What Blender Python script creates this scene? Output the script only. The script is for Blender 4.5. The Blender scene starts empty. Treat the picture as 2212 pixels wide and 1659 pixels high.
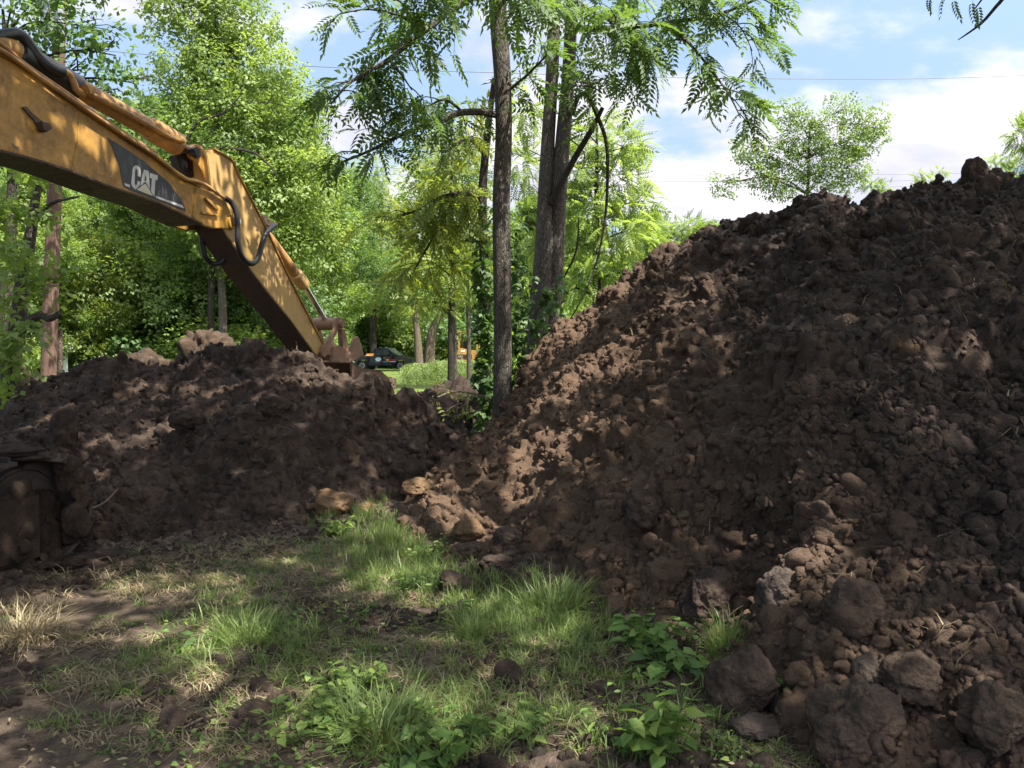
import bpy, bmesh, math, random
import numpy as np
from mathutils import Vector, Matrix
random.seed(7); RNG = np.random.default_rng(11)
S = bpy.context.scene
COL = S.collection
PI = math.pi

# ------------------------------------------------------------------ camera, sky, sun, exposure
F, CX, CY, PITCH, EYE = 1840.0, 1106.0, 829.5, math.radians(2.4), 1.6
cam = bpy.data.objects.new('camera', bpy.data.cameras.new('camera')); COL.objects.link(cam)
cam.data.sensor_width = 36; cam.data.lens = 36 * F / 2212
cam.data.clip_end = 2000; cam.data.clip_start = 0.05
cam.location = (0, 0, EYE); cam.rotation_euler = (PI / 2 - PITCH, 0, 0)
S.camera = cam
SUN_EL, SUN_AZ = math.radians(60), math.radians(128)     # azimuth clockwise from +Y
SUN = Vector((math.sin(SUN_AZ) * math.cos(SUN_EL), math.cos(SUN_AZ) * math.cos(SUN_EL), math.sin(SUN_EL)))
sl = bpy.data.lights.new('sun', 'SUN'); sl.energy = 5.0; sl.angle = math.radians(0.55); sl.color = (1, .95, .86)
so = bpy.data.objects.new('sun', sl); COL.objects.link(so); so.rotation_euler = SUN.to_track_quat('Z', 'Y').to_euler()
S.view_settings.view_transform = 'Standard'; S.view_settings.look = 'None'
S.view_settings.exposure = 1.62; S.view_settings.gamma = 1
S.cycles.max_bounces = 6; S.cycles.diffuse_bounces = 3; S.cycles.transmission_bounces = 4
S.cycles.use_denoising = True

W = bpy.data.worlds.new('World'); S.world = W; W.use_nodes = True
nt = W.node_tree; nt.nodes.clear()
def N(nt, t, **kw):
    n = nt.nodes.new(t)
    for k, v in kw.items():
        if k in n.inputs: n.inputs[k].default_value = v
        else: setattr(n, k, v)
    return n
def L(nt, a, b): nt.links.new(a, b)
sky = N(nt, 'ShaderNodeTexSky', sky_type='NISHITA', sun_disc=False, sun_elevation=SUN_EL, sun_rotation=SUN_AZ, air_density=1.0, dust_density=1.6, ozone_density=1.0)
tc = N(nt, 'ShaderNodeTexCoord')
sep = N(nt, 'ShaderNodeSeparateXYZ'); L(nt, tc.outputs['Generated'], sep.inputs[0])
den = N(nt, 'ShaderNodeMath', operation='ADD'); den.inputs[1].default_value = 0.22; L(nt, sep.outputs['Z'], den.inputs[0])
dx = N(nt, 'ShaderNodeMath', operation='DIVIDE'); L(nt, sep.outputs['X'], dx.inputs[0]); L(nt, den.outputs[0], dx.inputs[1])
dy = N(nt, 'ShaderNodeMath', operation='DIVIDE'); L(nt, sep.outputs['Y'], dy.inputs[0]); L(nt, den.outputs[0], dy.inputs[1])
cmb = N(nt, 'ShaderNodeCombineXYZ'); L(nt, dx.outputs[0], cmb.inputs[0]); L(nt, dy.outputs[0], cmb.inputs[1]); cmb.inputs[2].default_value = 3.7
nz = N(nt, 'ShaderNodeTexNoise', Scale=1.45, Detail=8.0, Roughness=0.55, Distortion=0.15); L(nt, cmb.outputs[0], nz.inputs['Vector'])
# more cloud towards the right of the view
bias = N(nt, 'ShaderNodeMath', operation='MULTIPLY_ADD'); L(nt, sep.outputs['X'], bias.inputs[0]); bias.inputs[1].default_value = 0.16
L(nt, nz.outputs['Fac'], bias.inputs[2])
rmp = N(nt, 'ShaderNodeMapRange', interpolation_type='SMOOTHSTEP'); rmp.inputs['From Min'].default_value = 0.44; rmp.inputs['From Max'].default_value = 0.55
L(nt, bias.outputs[0], rmp.inputs['Value'])
wash = N(nt, 'ShaderNodeMixRGB', blend_type='MIX'); wash.inputs[0].default_value = 0.8; L(nt, sky.outputs[0], wash.inputs[1]); wash.inputs[2].default_value = (1.40, 1.95, 2.8, 1)
mx = N(nt, 'ShaderNodeMixRGB', blend_type='MIX'); L(nt, rmp.outputs[0], mx.inputs[0]); L(nt, wash.outputs[0], mx.inputs[1])
nz2 = N(nt, 'ShaderNodeTexNoise', Scale=2.6, Detail=5.0); L(nt, cmb.outputs[0], nz2.inputs['Vector'])
cr = N(nt, 'ShaderNodeValToRGB'); L(nt, nz2.outputs['Fac'], cr.inputs[0])
cr.color_ramp.elements[0].position = .35; cr.color_ramp.elements[0].color = (2.5, 2.5, 2.95, 1)
cr.color_ramp.elements[1].position = .6; cr.color_ramp.elements[1].color = (3.6, 3.5, 3.65, 1)
L(nt, cr.outputs[0], mx.inputs[2])
# extra sky glow around the sun, added to lift the shaded areas
dt = N(nt, 'ShaderNodeVectorMath', operation='DOT_PRODUCT'); L(nt, tc.outputs['Generated'], dt.inputs[0]); dt.inputs[1].default_value = SUN
cl0 = N(nt, 'ShaderNodeMath', operation='MAXIMUM'); L(nt, dt.outputs['Value'], cl0.inputs[0]); cl0.inputs[1].default_value = 0
pw = N(nt, 'ShaderNodeMath', operation='POWER'); L(nt, cl0.outputs[0], pw.inputs[0]); pw.inputs[1].default_value = 2
ma = N(nt, 'ShaderNodeMath', operation='MULTIPLY_ADD'); L(nt, pw.outputs[0], ma.inputs[0]); ma.inputs[1].default_value = 2.4; ma.inputs[2].default_value = 1
au = N(nt, 'ShaderNodeVectorMath', operation='SCALE'); L(nt, mx.outputs[0], au.inputs[0]); L(nt, ma.outputs[0], au.inputs['Scale'])
bg = N(nt, 'ShaderNodeBackground', Strength=0.115); L(nt, au.outputs[0], bg.inputs[0])
wo = N(nt, 'ShaderNodeOutputWorld'); L(nt, bg.outputs[0], wo.inputs[0])

# ------------------------------------------------------------------ helpers: view rays (to read places off the site photograph)
FW = np.array([0, math.cos(PITCH), -math.sin(PITCH)]); UP = np.array([0, math.sin(PITCH), math.cos(PITCH)])
def ray(u, v): return FW + np.array([(u - CX) / F, 0, 0]) + UP * (CY - v) / F
def P(u, v, y):
    d = ray(u, v); return Vector(d * (y / d[1])) + Vector((0, 0, EYE))

# ------------------------------------------------------------------ numpy noise
def _h(ix, iy, iz, s):
    h = (ix.astype(np.uint32) * np.uint32(374761393) + iy.astype(np.uint32) * np.uint32(668265263) + iz.astype(np.uint32) * np.uint32(2246822519) + np.uint32(s * 3266489917 & 0xffffffff))
    h = (h ^ (h >> np.uint32(13))) * np.uint32(1274126177); h = (h ^ (h >> np.uint32(16))) * np.uint32(2654435761)
    return (h ^ (h >> np.uint32(15))).astype(np.float64) / 4294967295.0
def vnoise(p, s=0):
    i = np.floor(p).astype(np.int64); f = p - i; f = f * f * (3 - 2 * f); r = 0
    for a in (0, 1):
        for b in (0, 1):
            for c in (0, 1):
                w = (f[:, 0] if a else 1 - f[:, 0]) * (f[:, 1] if b else 1 - f[:, 1]) * (f[:, 2] if c else 1 - f[:, 2])
                r = r + w * _h(i[:, 0] + a, i[:, 1] + b, i[:, 2] + c, s)
    return r * 2 - 1
def fbm(p, s=0, o=4):
    r, a = 0, 1
    for k in range(o): r = r + a * vnoise(p * 2 ** k, s + k); a *= .5
    return r
def worley(p, s=0):
    i = np.floor(p).astype(np.int64); f1 = np.full(len(p), 9.0); f2 = f1.copy()
    for a in (-1, 0, 1):
        for b in (-1, 0, 1):
            for c in (-1, 0, 1):
                X, Y, Z = i[:, 0] + a, i[:, 1] + b, i[:, 2] + c
                d = (X + _h(X, Y, Z, s) - p[:, 0]) ** 2 + (Y + _h(X, Y, Z, s + 50) - p[:, 1]) ** 2 + (Z + _h(X, Y, Z, s + 99) - p[:, 2]) ** 2
                f2 = np.minimum(f2, np.maximum(f1, d)); f1 = np.minimum(f1, d)
    return np.sqrt(f1), np.sqrt(f2)
def lumps(p, s, size, amp):
    w = p / size
    w = w + .5 * np.stack([vnoise(w * 1.3, s + 1), vnoise(w * 1.3, s + 2), vnoise(w * 1.3, s + 3)], 1) + .22 * np.stack([vnoise(w * 4.1, s + 4), vnoise(w * 4.1, s + 5), vnoise(w * 4.1, s + 6)], 1)
    a, b = worley(w, s)
    return amp * (np.clip(1 - a * a * 1.1, -.4, 1) + .4 * np.clip((b - a) * 3, 0, .6) - .6)
def clod_disp(p, s=0, k=1.0):
    m = .35 + .85 * np.clip(fbm(p * 1.1, s + 70, 2) + .45, 0, 1.3)
    r = 1 - 2 * np.abs(vnoise(p * 3.1, s + 80)); r2 = 1 - 2 * np.abs(vnoise(p * 8.3 + 5, s + 81))
    d = .085 * fbm(p * .9, s + 40, 3) + lumps(p, s, .62, .155) * m + lumps(p, s + 5, .26, .085) * m + lumps(p, s + 9, .12, .036) * m - .035 * r - .022 * r2
    return d * k + .024 * fbm(p * 15, s + 21, 2) + .018 * fbm(p * 32, s + 23, 2) - .014 * (1 - 2 * np.abs(vnoise(p * 21, s + 25)))

# ------------------------------------------------------------------ helpers: meshes
def link(name, me, parent=None):
    o = bpy.data.objects.new(name, me); COL.objects.link(o)
    if parent: o.parent = parent
    return o
def tag(o, label=None, cat=None, group=None, kind=None):
    for k, v in (('label', label), ('category', cat), ('group', group), ('kind', kind)):
        if v: o[k] = v
    return o
def empty(name, loc=(0, 0, 0), rz=0):
    o = bpy.data.objects.new(name, None); COL.objects.link(o); o.location = loc; o.rotation_euler = (0, 0, rz); o.empty_display_size = .1
    return o
def arr_mesh(name, V, Fc, mat, tint=None, smooth=False):
    V = np.asarray(V, dtype=np.float32); Fc = np.asarray(Fc, dtype=np.int32); k = Fc.shape[1]
    me = bpy.data.meshes.new(name); me.vertices.add(len(V)); me.vertices.foreach_set('co', V.ravel())
    me.loops.add(Fc.size); me.loops.foreach_set('vertex_index', Fc.ravel())
    me.polygons.add(len(Fc)); me.polygons.foreach_set('loop_start', np.arange(0, Fc.size, k, dtype=np.int32))
    me.polygons.foreach_set('loop_total', np.full(len(Fc), k, dtype=np.int32))
    if smooth: me.polygons.foreach_set('use_smooth', np.ones(len(Fc), dtype=bool))
    if tint is not None:
        a = me.attributes.new('tint', 'FLOAT', 'POINT'); a.data.foreach_set('value', np.asarray(tint, dtype=np.float32))
    me.update(); me.materials.append(mat)
    return me
class MB:
    """collects boxes, tubes, plates; build() makes ONE mesh"""
    def __init__(s): s.v = []; s.f = []
    def add(s, vs, fs):
        o = len(s.v); s.v += [tuple(v) for v in vs]; s.f += [[i + o for i in f] for f in fs]; return s
    def box(s, c, d, M=None):
        x, y, z = [k / 2 for k in d]
        vs = [Vector((a * x, b * y, e * z)) for a in (-1, 1) for b in (-1, 1) for e in (-1, 1)]
        if M: vs = [M @ v for v in vs]
        c = Vector(c)
        return s.add([v + c for v in vs], [(0, 1, 3, 2), (4, 6, 7, 5), (0, 4, 5, 1), (2, 3, 7, 6), (0, 2, 6, 4), (1, 5, 7, 3)])
    def tube(s, pts, r, seg=10, cap=True, smooth=0):
        pts = [Vector(p) for p in pts]; rr = list(r) if hasattr(r, '__len__') else [r] * len(pts)
        if smooth:
            q, qr = [], []
            for i in range(len(pts) - 1):
                p0, p1, p2, p3 = pts[max(i - 1, 0)], pts[i], pts[i + 1], pts[min(i + 2, len(pts) - 1)]
                for k in range(smooth):
                    t = k / smooth
                    q.append(.5 * ((2 * p1) + (p2 - p0) * t + (2 * p0 - 5 * p1 + 4 * p2 - p3) * t * t + (3 * p1 - p0 - 3 * p2 + p3) * t ** 3))
                    qr.append(rr[i] * (1 - t) + rr[i + 1] * t)
            q.append(pts[-1]); qr.append(rr[-1]); pts, rr = q, qr
        vs, fs = [], []; T0 = None; a = None
        for i, p in enumerate(pts):
            T = (pts[min(i + 1, len(pts) - 1)] - pts[max(i - 1, 0)]).normalized()
            if a is None: a = T.orthogonal().normalized()
            else: a = (a - T * a.dot(T)).normalized()
            b = T.cross(a)
            for k in range(seg):
                t = 2 * PI * k / seg; vs.append(p + (a * math.cos(t) + b * math.sin(t)) * rr[i])
        for i in range(len(pts) - 1):
            for k in range(seg):
                fs.append((i * seg + k, i * seg + (k + 1) % seg, (i + 1) * seg + (k + 1) % seg, (i + 1) * seg + k))
        if cap: fs.append(tuple(range(seg))[::-1]); fs.append(tuple((len(pts) - 1) * seg + k for k in range(seg)))
        return s.add(vs, fs)
    def prism(s, loop, off):
        n = len(loop); off = Vector(off)
        return s.add([Vector(p) for p in loop] + [Vector(p) + off for p in loop], [tuple(range(n)), tuple(range(2 * n - 1, n - 1, -1))] + [(i, i + n, (i + 1) % n + n, (i + 1) % n) for i in range(n)])
    def build(s, name, mat, parent=None, smooth=False, bevel=0, inv=None):
        me = bpy.data.meshes.new(name)
        vs = s.v if inv is None else [tuple(inv @ Vector(v)) for v in s.v]
        me.from_pydata(vs, [], s.f)
        bm = bmesh.new(); bm.from_mesh(me); bmesh.ops.recalc_face_normals(bm, faces=bm.faces)
        if bevel:
            es = [e for e in bm.edges if len(e.link_faces) == 2 and e.calc_face_angle(0) > .5]
            bmesh.ops.bevel(bm, geom=es, offset=bevel, segments=2, affect='EDGES', clamp_overlap=True)
        bm.to_mesh(me); bm.free()
        if smooth:
            me.polygons.foreach_set('use_smooth', np.ones(len(me.polygons), dtype=bool))
            me.set_sharp_from_angle(angle=math.radians(38))
        me.materials.append(mat)
        return link(name, me, parent)

# ------------------------------------------------------------------ materials
def mat(name):
    m = bpy.data.materials.new(name); m.use_nodes = True; t = m.node_tree; t.nodes.clear()
    out = N(t, 'ShaderNodeOutputMaterial'); return m, t, out
def ramp(t, fac, stops):
    r = N(t, 'ShaderNodeValToRGB'); L(t, fac, r.inputs[0]); e = r.color_ramp.elements
    while len(e) < len(stops): e.new(.5)
    for k, (p, c) in enumerate(stops): e[k].position = p; e[k].color = (*c, 1)
    return r.outputs[0]
def noise(t, vec, sc, det=5, rough=.55, dist=0):
    n = N(t, 'ShaderNodeTexNoise', Scale=float(sc), Detail=float(det), Roughness=rough, Distortion=float(dist)); L(t, vec, n.inputs['Vector']); return n.outputs['Fac']
def mixc(t, f, a, b, mode='MIX'):
    m = N(t, 'ShaderNodeMixRGB', blend_type=mode)
    for k, x in ((0, f), (1, a), (2, b)):
        if hasattr(x, 'links'): L(t, x, m.inputs[k])
        else: m.inputs[k].default_value = x if k == 0 else (*x, 1)
    return m.outputs[0]
def rng(t, fac, a, b, lo=0., hi=1.):
    r = N(t, 'ShaderNodeMapRange'); L(t, fac, r.inputs[0]); r.inputs[1].default_value = a; r.inputs[2].default_value = b; r.inputs[3].default_value = lo; r.inputs[4].default_value = hi; return r.outputs[0]
def bsdf(t, out, col, rough=.6, metal=0., spec=.5, bump=None, bstr=.3, bdist=.01, coat=0):
    b = N(t, 'ShaderNodeBsdfPrincipled')
    if hasattr(col, 'links'): L(t, col, b.inputs['Base Color'])
    else: b.inputs['Base Color'].default_value = (*col, 1)
    if hasattr(rough, 'links'): L(t, rough, b.inputs['Roughness'])
    else: b.inputs['Roughness'].default_value = rough
    b.inputs['Metallic'].default_value = metal; b.inputs['Specular IOR Level'].default_value = spec; b.inputs['Coat Weight'].default_value = coat
    if bump is not None:
        n = N(t, 'ShaderNodeBump', Strength=bstr, Distance=bdist); L(t, bump, n.inputs['Height']); L(t, n.outputs[0], b.inputs['Normal'])
    L(t, b.outputs[0], out.inputs[0]); return b
def gpos(t): return N(t, 'ShaderNodeNewGeometry').outputs['Position']
def opos(t): return N(t, 'ShaderNodeTexCoord').outputs['Object']
def addv(t, a, b, op='ADD'):
    m = N(t, 'ShaderNodeMath', operation=op)
    for k, x in ((0, a), (1, b)):
        if hasattr(x, 'links'): L(t, x, m.inputs[k])
        else: m.inputs[k].default_value = x
    return m.outputs[0]

def dirt_mat(name, dark, mid, light, clay=(.14, .085, .048), clay_lo=.60, clay_hi=.72, warm_x=None):
    m, t, out = mat(name); p = opos(t)
    n1 = noise(t, p, 1.7, 6, .6, .4); n2 = noise(t, p, 9, 6, .65); n3 = noise(t, p, 60, 4, .7)
    c = ramp(t, addv(t, addv(t, n1, .5, 'MULTIPLY'), addv(t, n2, .5, 'MULTIPLY')), [(.36, dark), (.5, mid), (.66, light)])
    c = mixc(t, rng(t, noise(t, p, 2.3, 5, .6, .8), clay_lo, clay_hi), c, clay)
    c = mixc(t, rng(t, noise(t, p, 1.3, 4, .6, 1.5), .63, .70), c, (.072, .063, .056))
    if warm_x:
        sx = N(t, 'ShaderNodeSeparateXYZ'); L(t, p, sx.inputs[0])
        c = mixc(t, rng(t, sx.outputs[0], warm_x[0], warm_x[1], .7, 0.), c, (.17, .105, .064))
    c = mixc(t, rng(t, n3, .35, .65, .0, .45), c, dark); c = mixc(t, rng(t, noise(t, p, 130, 3, .7), .55, .75, 0, .5), c, light)
    h = addv(t, addv(t, noise(t, p, 22, 6, .7), n3, 'ADD'), addv(t, noise(t, p, 160, 3, .7), .5, 'MULTIPLY'), 'ADD')
    bsdf(t, out, c, .93, spec=.18, bump=h, bstr=.9, bdist=.022); return m
M = {}
M['dirt'] = dirt_mat('dark_soil', (.026, .019, .0155), (.066, .046, .035), (.135, .095, .070))
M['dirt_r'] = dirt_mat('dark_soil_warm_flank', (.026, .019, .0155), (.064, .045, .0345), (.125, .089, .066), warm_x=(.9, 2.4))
M['dirt_tan'] = dirt_mat('tan_soil', (.04, .027, .018), (.078, .053, .036), (.135, .094, .062))
M['dirt_clod'] = dirt_mat('crusted_soil', (.040, .028, .021), (.10, .070, .050), (.18, .125, .088))
M['dirt_shade_mud'] = dirt_mat('shaded_soil_and_mud', (.020, .014, .011), (.045, .030, .022), (.080, .054, .038))  # mud on the track; its darkness also stands for shade on the far bank
M['clod_tan'] = dirt_mat('tan_clay', (.09, .055, .030), (.18, .112, .060), (.26, .175, .10), clay=(.28, .15, .06))
M['clod_grey'] = dirt_mat('grey_clay', (.05, .038, .031), (.095, .073, .058), (.145, .115, .094))
def ground_mat():
    m, t, out = mat('trampled_ground'); p = opos(t)
    n1 = noise(t, p, .9, 6, .6, .3); n2 = noise(t, p, 12, 6, .65); n3 = noise(t, p, 70, 4, .7)
    soil = ramp(t, addv(t, addv(t, n1, .4, 'MULTIPLY'), addv(t, n2, .6, 'MULTIPLY')), [(.36, (.042, .030, .023)), (.5, (.088, .064, .048)), (.66, (.17, .125, .088))])
    sx = N(t, 'ShaderNodeSeparateXYZ'); L(t, p, sx.inputs[0])
    far = rng(t, sx.outputs[1], 13.5, 17, 0., 1.)
    green = ramp(t, noise(t, p, .6, 5, .6), [(.35, (.05, .075, .015)), (.6, (.11, .15, .035))])
    c = mixc(t, far, soil, green)
    h = addv(t, noise(t, p, 25, 6, .7), n3)
    bsdf(t, out, c, .95, spec=.15, bump=h, bstr=.8, bdist=.02); return m
M['ground'] = ground_mat()
def leaf_mat(name, cols, trans, tf=.42, gloss=.035, dry=None):
    m, t, out = mat(name)
    a = N(t, 'ShaderNodeAttribute', attribute_name='tint')
    c = ramp(t, a.outputs['Fac'], [(0, cols[0]), (.5, cols[1]), (1, cols[2])])
    tr = ramp(t, a.outputs['Fac'], [(0, trans[0]), (1, trans[1])])
    d = N(t, 'ShaderNodeBsdfDiffuse'); L(t, c, d.inputs[0])
    s = N(t, 'ShaderNodeBsdfTranslucent'); L(t, tr, s.inputs[0])
    mx = N(t, 'ShaderNodeMixShader'); mx.inputs[0].default_value = tf; L(t, d.outputs[0], mx.inputs[1]); L(t, s.outputs[0], mx.inputs[2])
    g = N(t, 'ShaderNodeBsdfGlossy', Roughness=.6); g.inputs[0].default_value = (.9, .95, .85, 1)
    m2 = N(t, 'ShaderNodeMixShader'); m2.inputs[0].default_value = gloss; L(t, mx.outputs[0], m2.inputs[1]); L(t, g.outputs[0], m2.inputs[2])
    L(t, m2.outputs[0], out.inputs[0]); return m
M['leaf_near'] = leaf_mat('walnut_leaves', [(.038, .075, .018), (.060, .11, .026), (.10, .155, .036)], [(.12, .22, .03), (.26, .38, .055)])
M['leaf_bg'] = leaf_mat('bright_leaves', [(.055, .100, .018), (.105, .165, .028), (.18, .24, .045)], [(.18, .30, .035), (.42, .54, .08)], .48)
M['leaf_yel'] = leaf_mat('yellow_green_leaves', [(.07, .11, .015), (.12, .165, .022), (.19, .22, .035)], [(.22, .30, .03), (.42, .46, .05)])
M['leaf_dark'] = leaf_mat('deep_green_leaves', [(.026, .060, .014), (.045, .095, .020), (.085, .14, .03)], [(.08, .18, .025), (.20, .32, .045)])
M['grass'] = leaf_mat('green_grass', [(.07, .105, .03), (.11, .17, .04), (.20, .25, .075)], [(.18, .28, .04), (.38, .44, .11)], .38)
M['straw'] = leaf_mat('dry_straw', [(.13, .095, .055), (.25, .195, .11), (.42, .35, .21)], [(.16, .12, .05), (.3, .24, .12)], .2)
M['weed'] = leaf_mat('weed_leaves', [(.055, .115, .025), (.105, .19, .035), (.21, .28, .06)], [(.13, .25, .03), (.32, .42, .07)], .38)
def bark_mat(name, a, b, c, zs=1.0, bd=.03):
    m, t, out = mat(name); p = opos(t)
    mp = N(t, 'ShaderNodeMapping'); L(t, p, mp.inputs[0]); mp.inputs['Scale'].default_value = (1, 1, .16 * zs)
    n1 = noise(t, mp.outputs[0], 34, 6, .65, 1.2); n2 = noise(t, p, 3, 4, .6)
    v = N(t, 'ShaderNodeTexVoronoi', feature='DISTANCE_TO_EDGE', Scale=62., Randomness=1.); L(t, mp.outputs[0], v.inputs['Vector'])
    e = rng(t, addv(t, v.outputs['Distance'], addv(t, noise(t, p, 11, 5, .7), .22, 'MULTIPLY'), 'ADD'), .04, .28)
    col = mixc(t, addv(t, n1, e, 'MULTIPLY'), a, b); col = mixc(t, rng(t, n2, .45, .7, 0, .5), col, c)
    bsdf(t, out, col, .9, spec=.2, bump=addv(t, e, n1), bstr=1., bdist=bd); return m
M['bark'] = bark_mat('grey_brown_bark', (.050, .042, .035), (.24, .20, .165), (.12, .115, .09))
M['bark_dark'] = bark_mat('dark_bark', (.022, .018, .014), (.10, .08, .062), (.05, .05, .035))
M['bark_pale'] = bark_mat('pale_bark', (.10, .075, .055), (.28, .22, .165), (.16, .13, .09))
M['pole'] = bark_mat('weathered_pole_wood', (.10, .058, .042), (.24, .155, .12), (.16, .10, .085), .2, .008)
def paint_mat(name, col, dirty=(.10, .06, .035), amt=(.50, .72), rough=.5, rust=True, metal=0.):
    m, t, out = mat(name); p = opos(t)
    n1 = noise(t, p, 2.6, 7, .68, .6); n2 = noise(t, p, 22, 5, .7)
    mp = N(t, 'ShaderNodeMapping'); L(t, p, mp.inputs[0]); mp.inputs['Scale'].default_value = (1, 1, .12); n4 = noise(t, mp.outputs[0], 16, 4, .6)
    c = mixc(t, rng(t, n4, .4, .8, 0, .35), col, tuple(k * .62 for k in col))
    c = mixc(t, rng(t, addv(t, addv(t, n1, .7, 'MULTIPLY'), addv(t, n2, .3, 'MULTIPLY')), amt[0], amt[1], 0, .85), c, dirty)
    if rust: c = mixc(t, rng(t, noise(t, p, 7, 8, .8, .5), .60, .68, 0, .9), c, (.045, .028, .02)); c = mixc(t, rng(t, noise(t, p, 55, 3, .7), .66, .70, 0, .8), c, (.05, .03, .02))
    bsdf(t, out, c, rng(t, n2, .3, .7, rough - .1, rough + .25), metal, bump=n2, bstr=.15, bdist=.004); return m
M['yellow'] = paint_mat('worn_yellow_paint', (.47, .255, .042), dirty=(.13, .07, .028), amt=(.37, .63))
M['yellow_tan'] = paint_mat('dusty_tan_yellow_paint', (.46, .29, .10), dirty=(.24, .15, .08), amt=(.48, .68))
M['orange_pipe'] = paint_mat('dull_orange_steel', (.42, .22, .055), dirty=(.13, .08, .055), amt=(.40, .66))
M['brown_steel'] = paint_mat('dark_brown_steel', (.060, .036, .022), (.03, .02, .015), rust=False, rough=.6)
M['steel_mud'] = paint_mat('muddy_steel', (.28, .16, .095), (.14, .085, .055), amt=(.42, .62), rough=.7)
M['track'] = paint_mat('mud_caked_track_steel', (.030, .024, .020), (.075, .055, .042), amt=(.44, .6), rough=.8)
def plain(name, col, rough=.5, metal=0., spec=.5, coat=0):
    m, t, out = mat(name); p = opos(t)
    c = mixc(t, rng(t, noise(t, p, 14, 5, .7), .4, .75, 0, .35), col, tuple(k * .5 + .01 for k in col)); bsdf(t, out, c, rough, metal, spec, coat=coat); return m
M['rubber'] = plain('black_rubber', (.014, .014, .015), .42)
M['black'] = plain('black_decal', (.016, .019, .024), .45)
M['white'] = plain('faded_white', (.50, .49, .46), .5)
M['cream'] = plain('faded_cream', (.52, .50, .36), .5)
M['navy'] = plain('dark_navy_paint', (.008, .011, .022), .16, coat=.8)
M['glass'] = plain('dark_glass', (.015, .020, .020), .05, spec=.9)
M['chrome'] = plain('chrome', (.75, .76, .78), .14, 1.)
M['rim'] = plain('wheel_silver', (.34, .34, .36), .3, .6)
M['red'] = plain('red_plastic', (.30, .02, .02), .3)
M['blue'] = plain('blue_print', (.03, .15, .42), .5)
M['orange'] = plain('orange_print', (.70, .26, .04), .5)
M['lightblue'] = plain('pale_blue_print', (.42, .60, .70), .5)
M['wire'] = plain('cable_black', (.05, .05, .06), .6)
M['grey'] = plain('grey_enamel', (.24, .26, .28), .4)
M['mailbox'] = plain('white_enamel', (.72, .73, .75), .35)
M['twig'] = bark_mat('dead_twig', (.09, .065, .045), (.30, .24, .18), (.15, .12, .09), .5, .004)
# ------------------------------------------------------------------ terrain: heights of the ground and of the two soil heaps
def gdist(v):                                    # distance at which the flat ground shows at image height v
    return EYE / math.tan(PITCH + math.atan((v - CY) / F))
def zof(u, v, d): return P(u, v, d).z
LB = np.array([(-700, 1190), (0, 1205), (180, 1190), (300, 1180), (450, 1160), (600, 1140), (700, 1120), (800, 1100), (870, 1090), (950, 1100), (1060, 1100), (1250, 1100)], float)
LC = [(-700, 1010, 8.6), (-300, 950, 9.0), (0, 875, 9.3), (33, 848, 9.4), (92, 812, 9.5), (121, 797, 9.6), (162, 778, 9.6), (228, 774, 9.6), (257, 786, 9.7), (294, 774, 9.8), (353, 778, 9.8), (400, 757, 9.8),
      (440, 742, 9.8), (489, 738, 9.7), (530, 728, 9.7), (570, 739, 9.7), (621, 757, 9.6), (669, 768, 9.6), (698, 786, 9.6), (730, 792, 9.6), (763, 798, 9.7), (828, 812, 9.9), (856, 826, 10.0), (914, 844, 10.4), (946, 878, 10.8), (978, 893, 11.0), (1042, 934, 11.4), (1100, 960, 11.6), (1250, 1000, 12)]
RB = np.array([(820, 1085), (870, 1120), (905, 1178), (960, 1210), (1130, 1215), (1200, 1290), (1300, 1340), (1560, 1385), (1640, 1440), (1700, 1530), (1760, 1610), (1850, 1650), (2212, 1710), (2700, 1760), (4200, 1800)], float)
RC = [(820, 1120, 8.4), (860, 1085, 8.5), (900, 1045, 8.6), (950, 1008, 8.9), (1000, 972, 9.5), (1060, 928, 10.4), (1100, 880, 11.3), (1125, 815, 11.8), (1150, 765, 12.0), (1200, 702, 12.0), (1290, 652, 11.6), (1312, 620, 11.5), (1380, 587, 11.1), (1440, 542, 10.6),
      (1520, 482, 10.2), (1600, 458, 10.0), (1690, 432, 9.8), (1750, 401, 9.6), (1800, 408, 9.5), (1850, 424, 9.4), (1880, 408, 9.3), (1950, 388, 9.2), (2050, 376, 9.1), (2110, 384, 9.0), (2150, 376, 8.9), (2212, 378, 8.8), (2500, 420, 8.2), (3000, 560, 7.6), (4200, 800, 7.0)]
def prep(B, C):
    bu, bd = B[:, 0], np.array([gdist(v) for v in B[:, 1]])
    cu = np.array([c[0] for c in C], float); cd = np.array([c[2] for c in C]); cz = np.maximum(np.array([zof(*c) for c in C]), .03)
    return bu, bd, cu, cd, cz
LC = [(u, v, d) for u, v, d in LC]
LP, RP = prep(LB, LC), prep(RB, RC)
LP[4][:] = np.maximum(LP[4] - np.interp(LP[2], [600, 640, 705, 760, 960, 1050], [.10, .05, .01, .12, .22, .1]), .05); RP[4][:] = np.maximum(RP[4] - np.interp(RP[2], [1300, 1500], [0, .07]), .03)
def heap_z(x, y, K, back=.72):
    bu, bd, cu, cd, cz = K
    y = np.maximum(y, .5); U = CX + F * x / y
    b = np.interp(U, bu, bd); c = np.interp(U, cu, cd); z = np.interp(U, cu, cz)
    t = (y - b) / np.maximum(c - b, .3)
    f = np.where(t < 1, t * (1.16 - .16 * t), 1)
    zf = z * f
    zf = np.where(t < 0, z * t * 1.1, zf)
    zb = z - np.maximum(y - c - .12, 0) * back
    return np.where(y < c + .12, zf, zb), t
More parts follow.
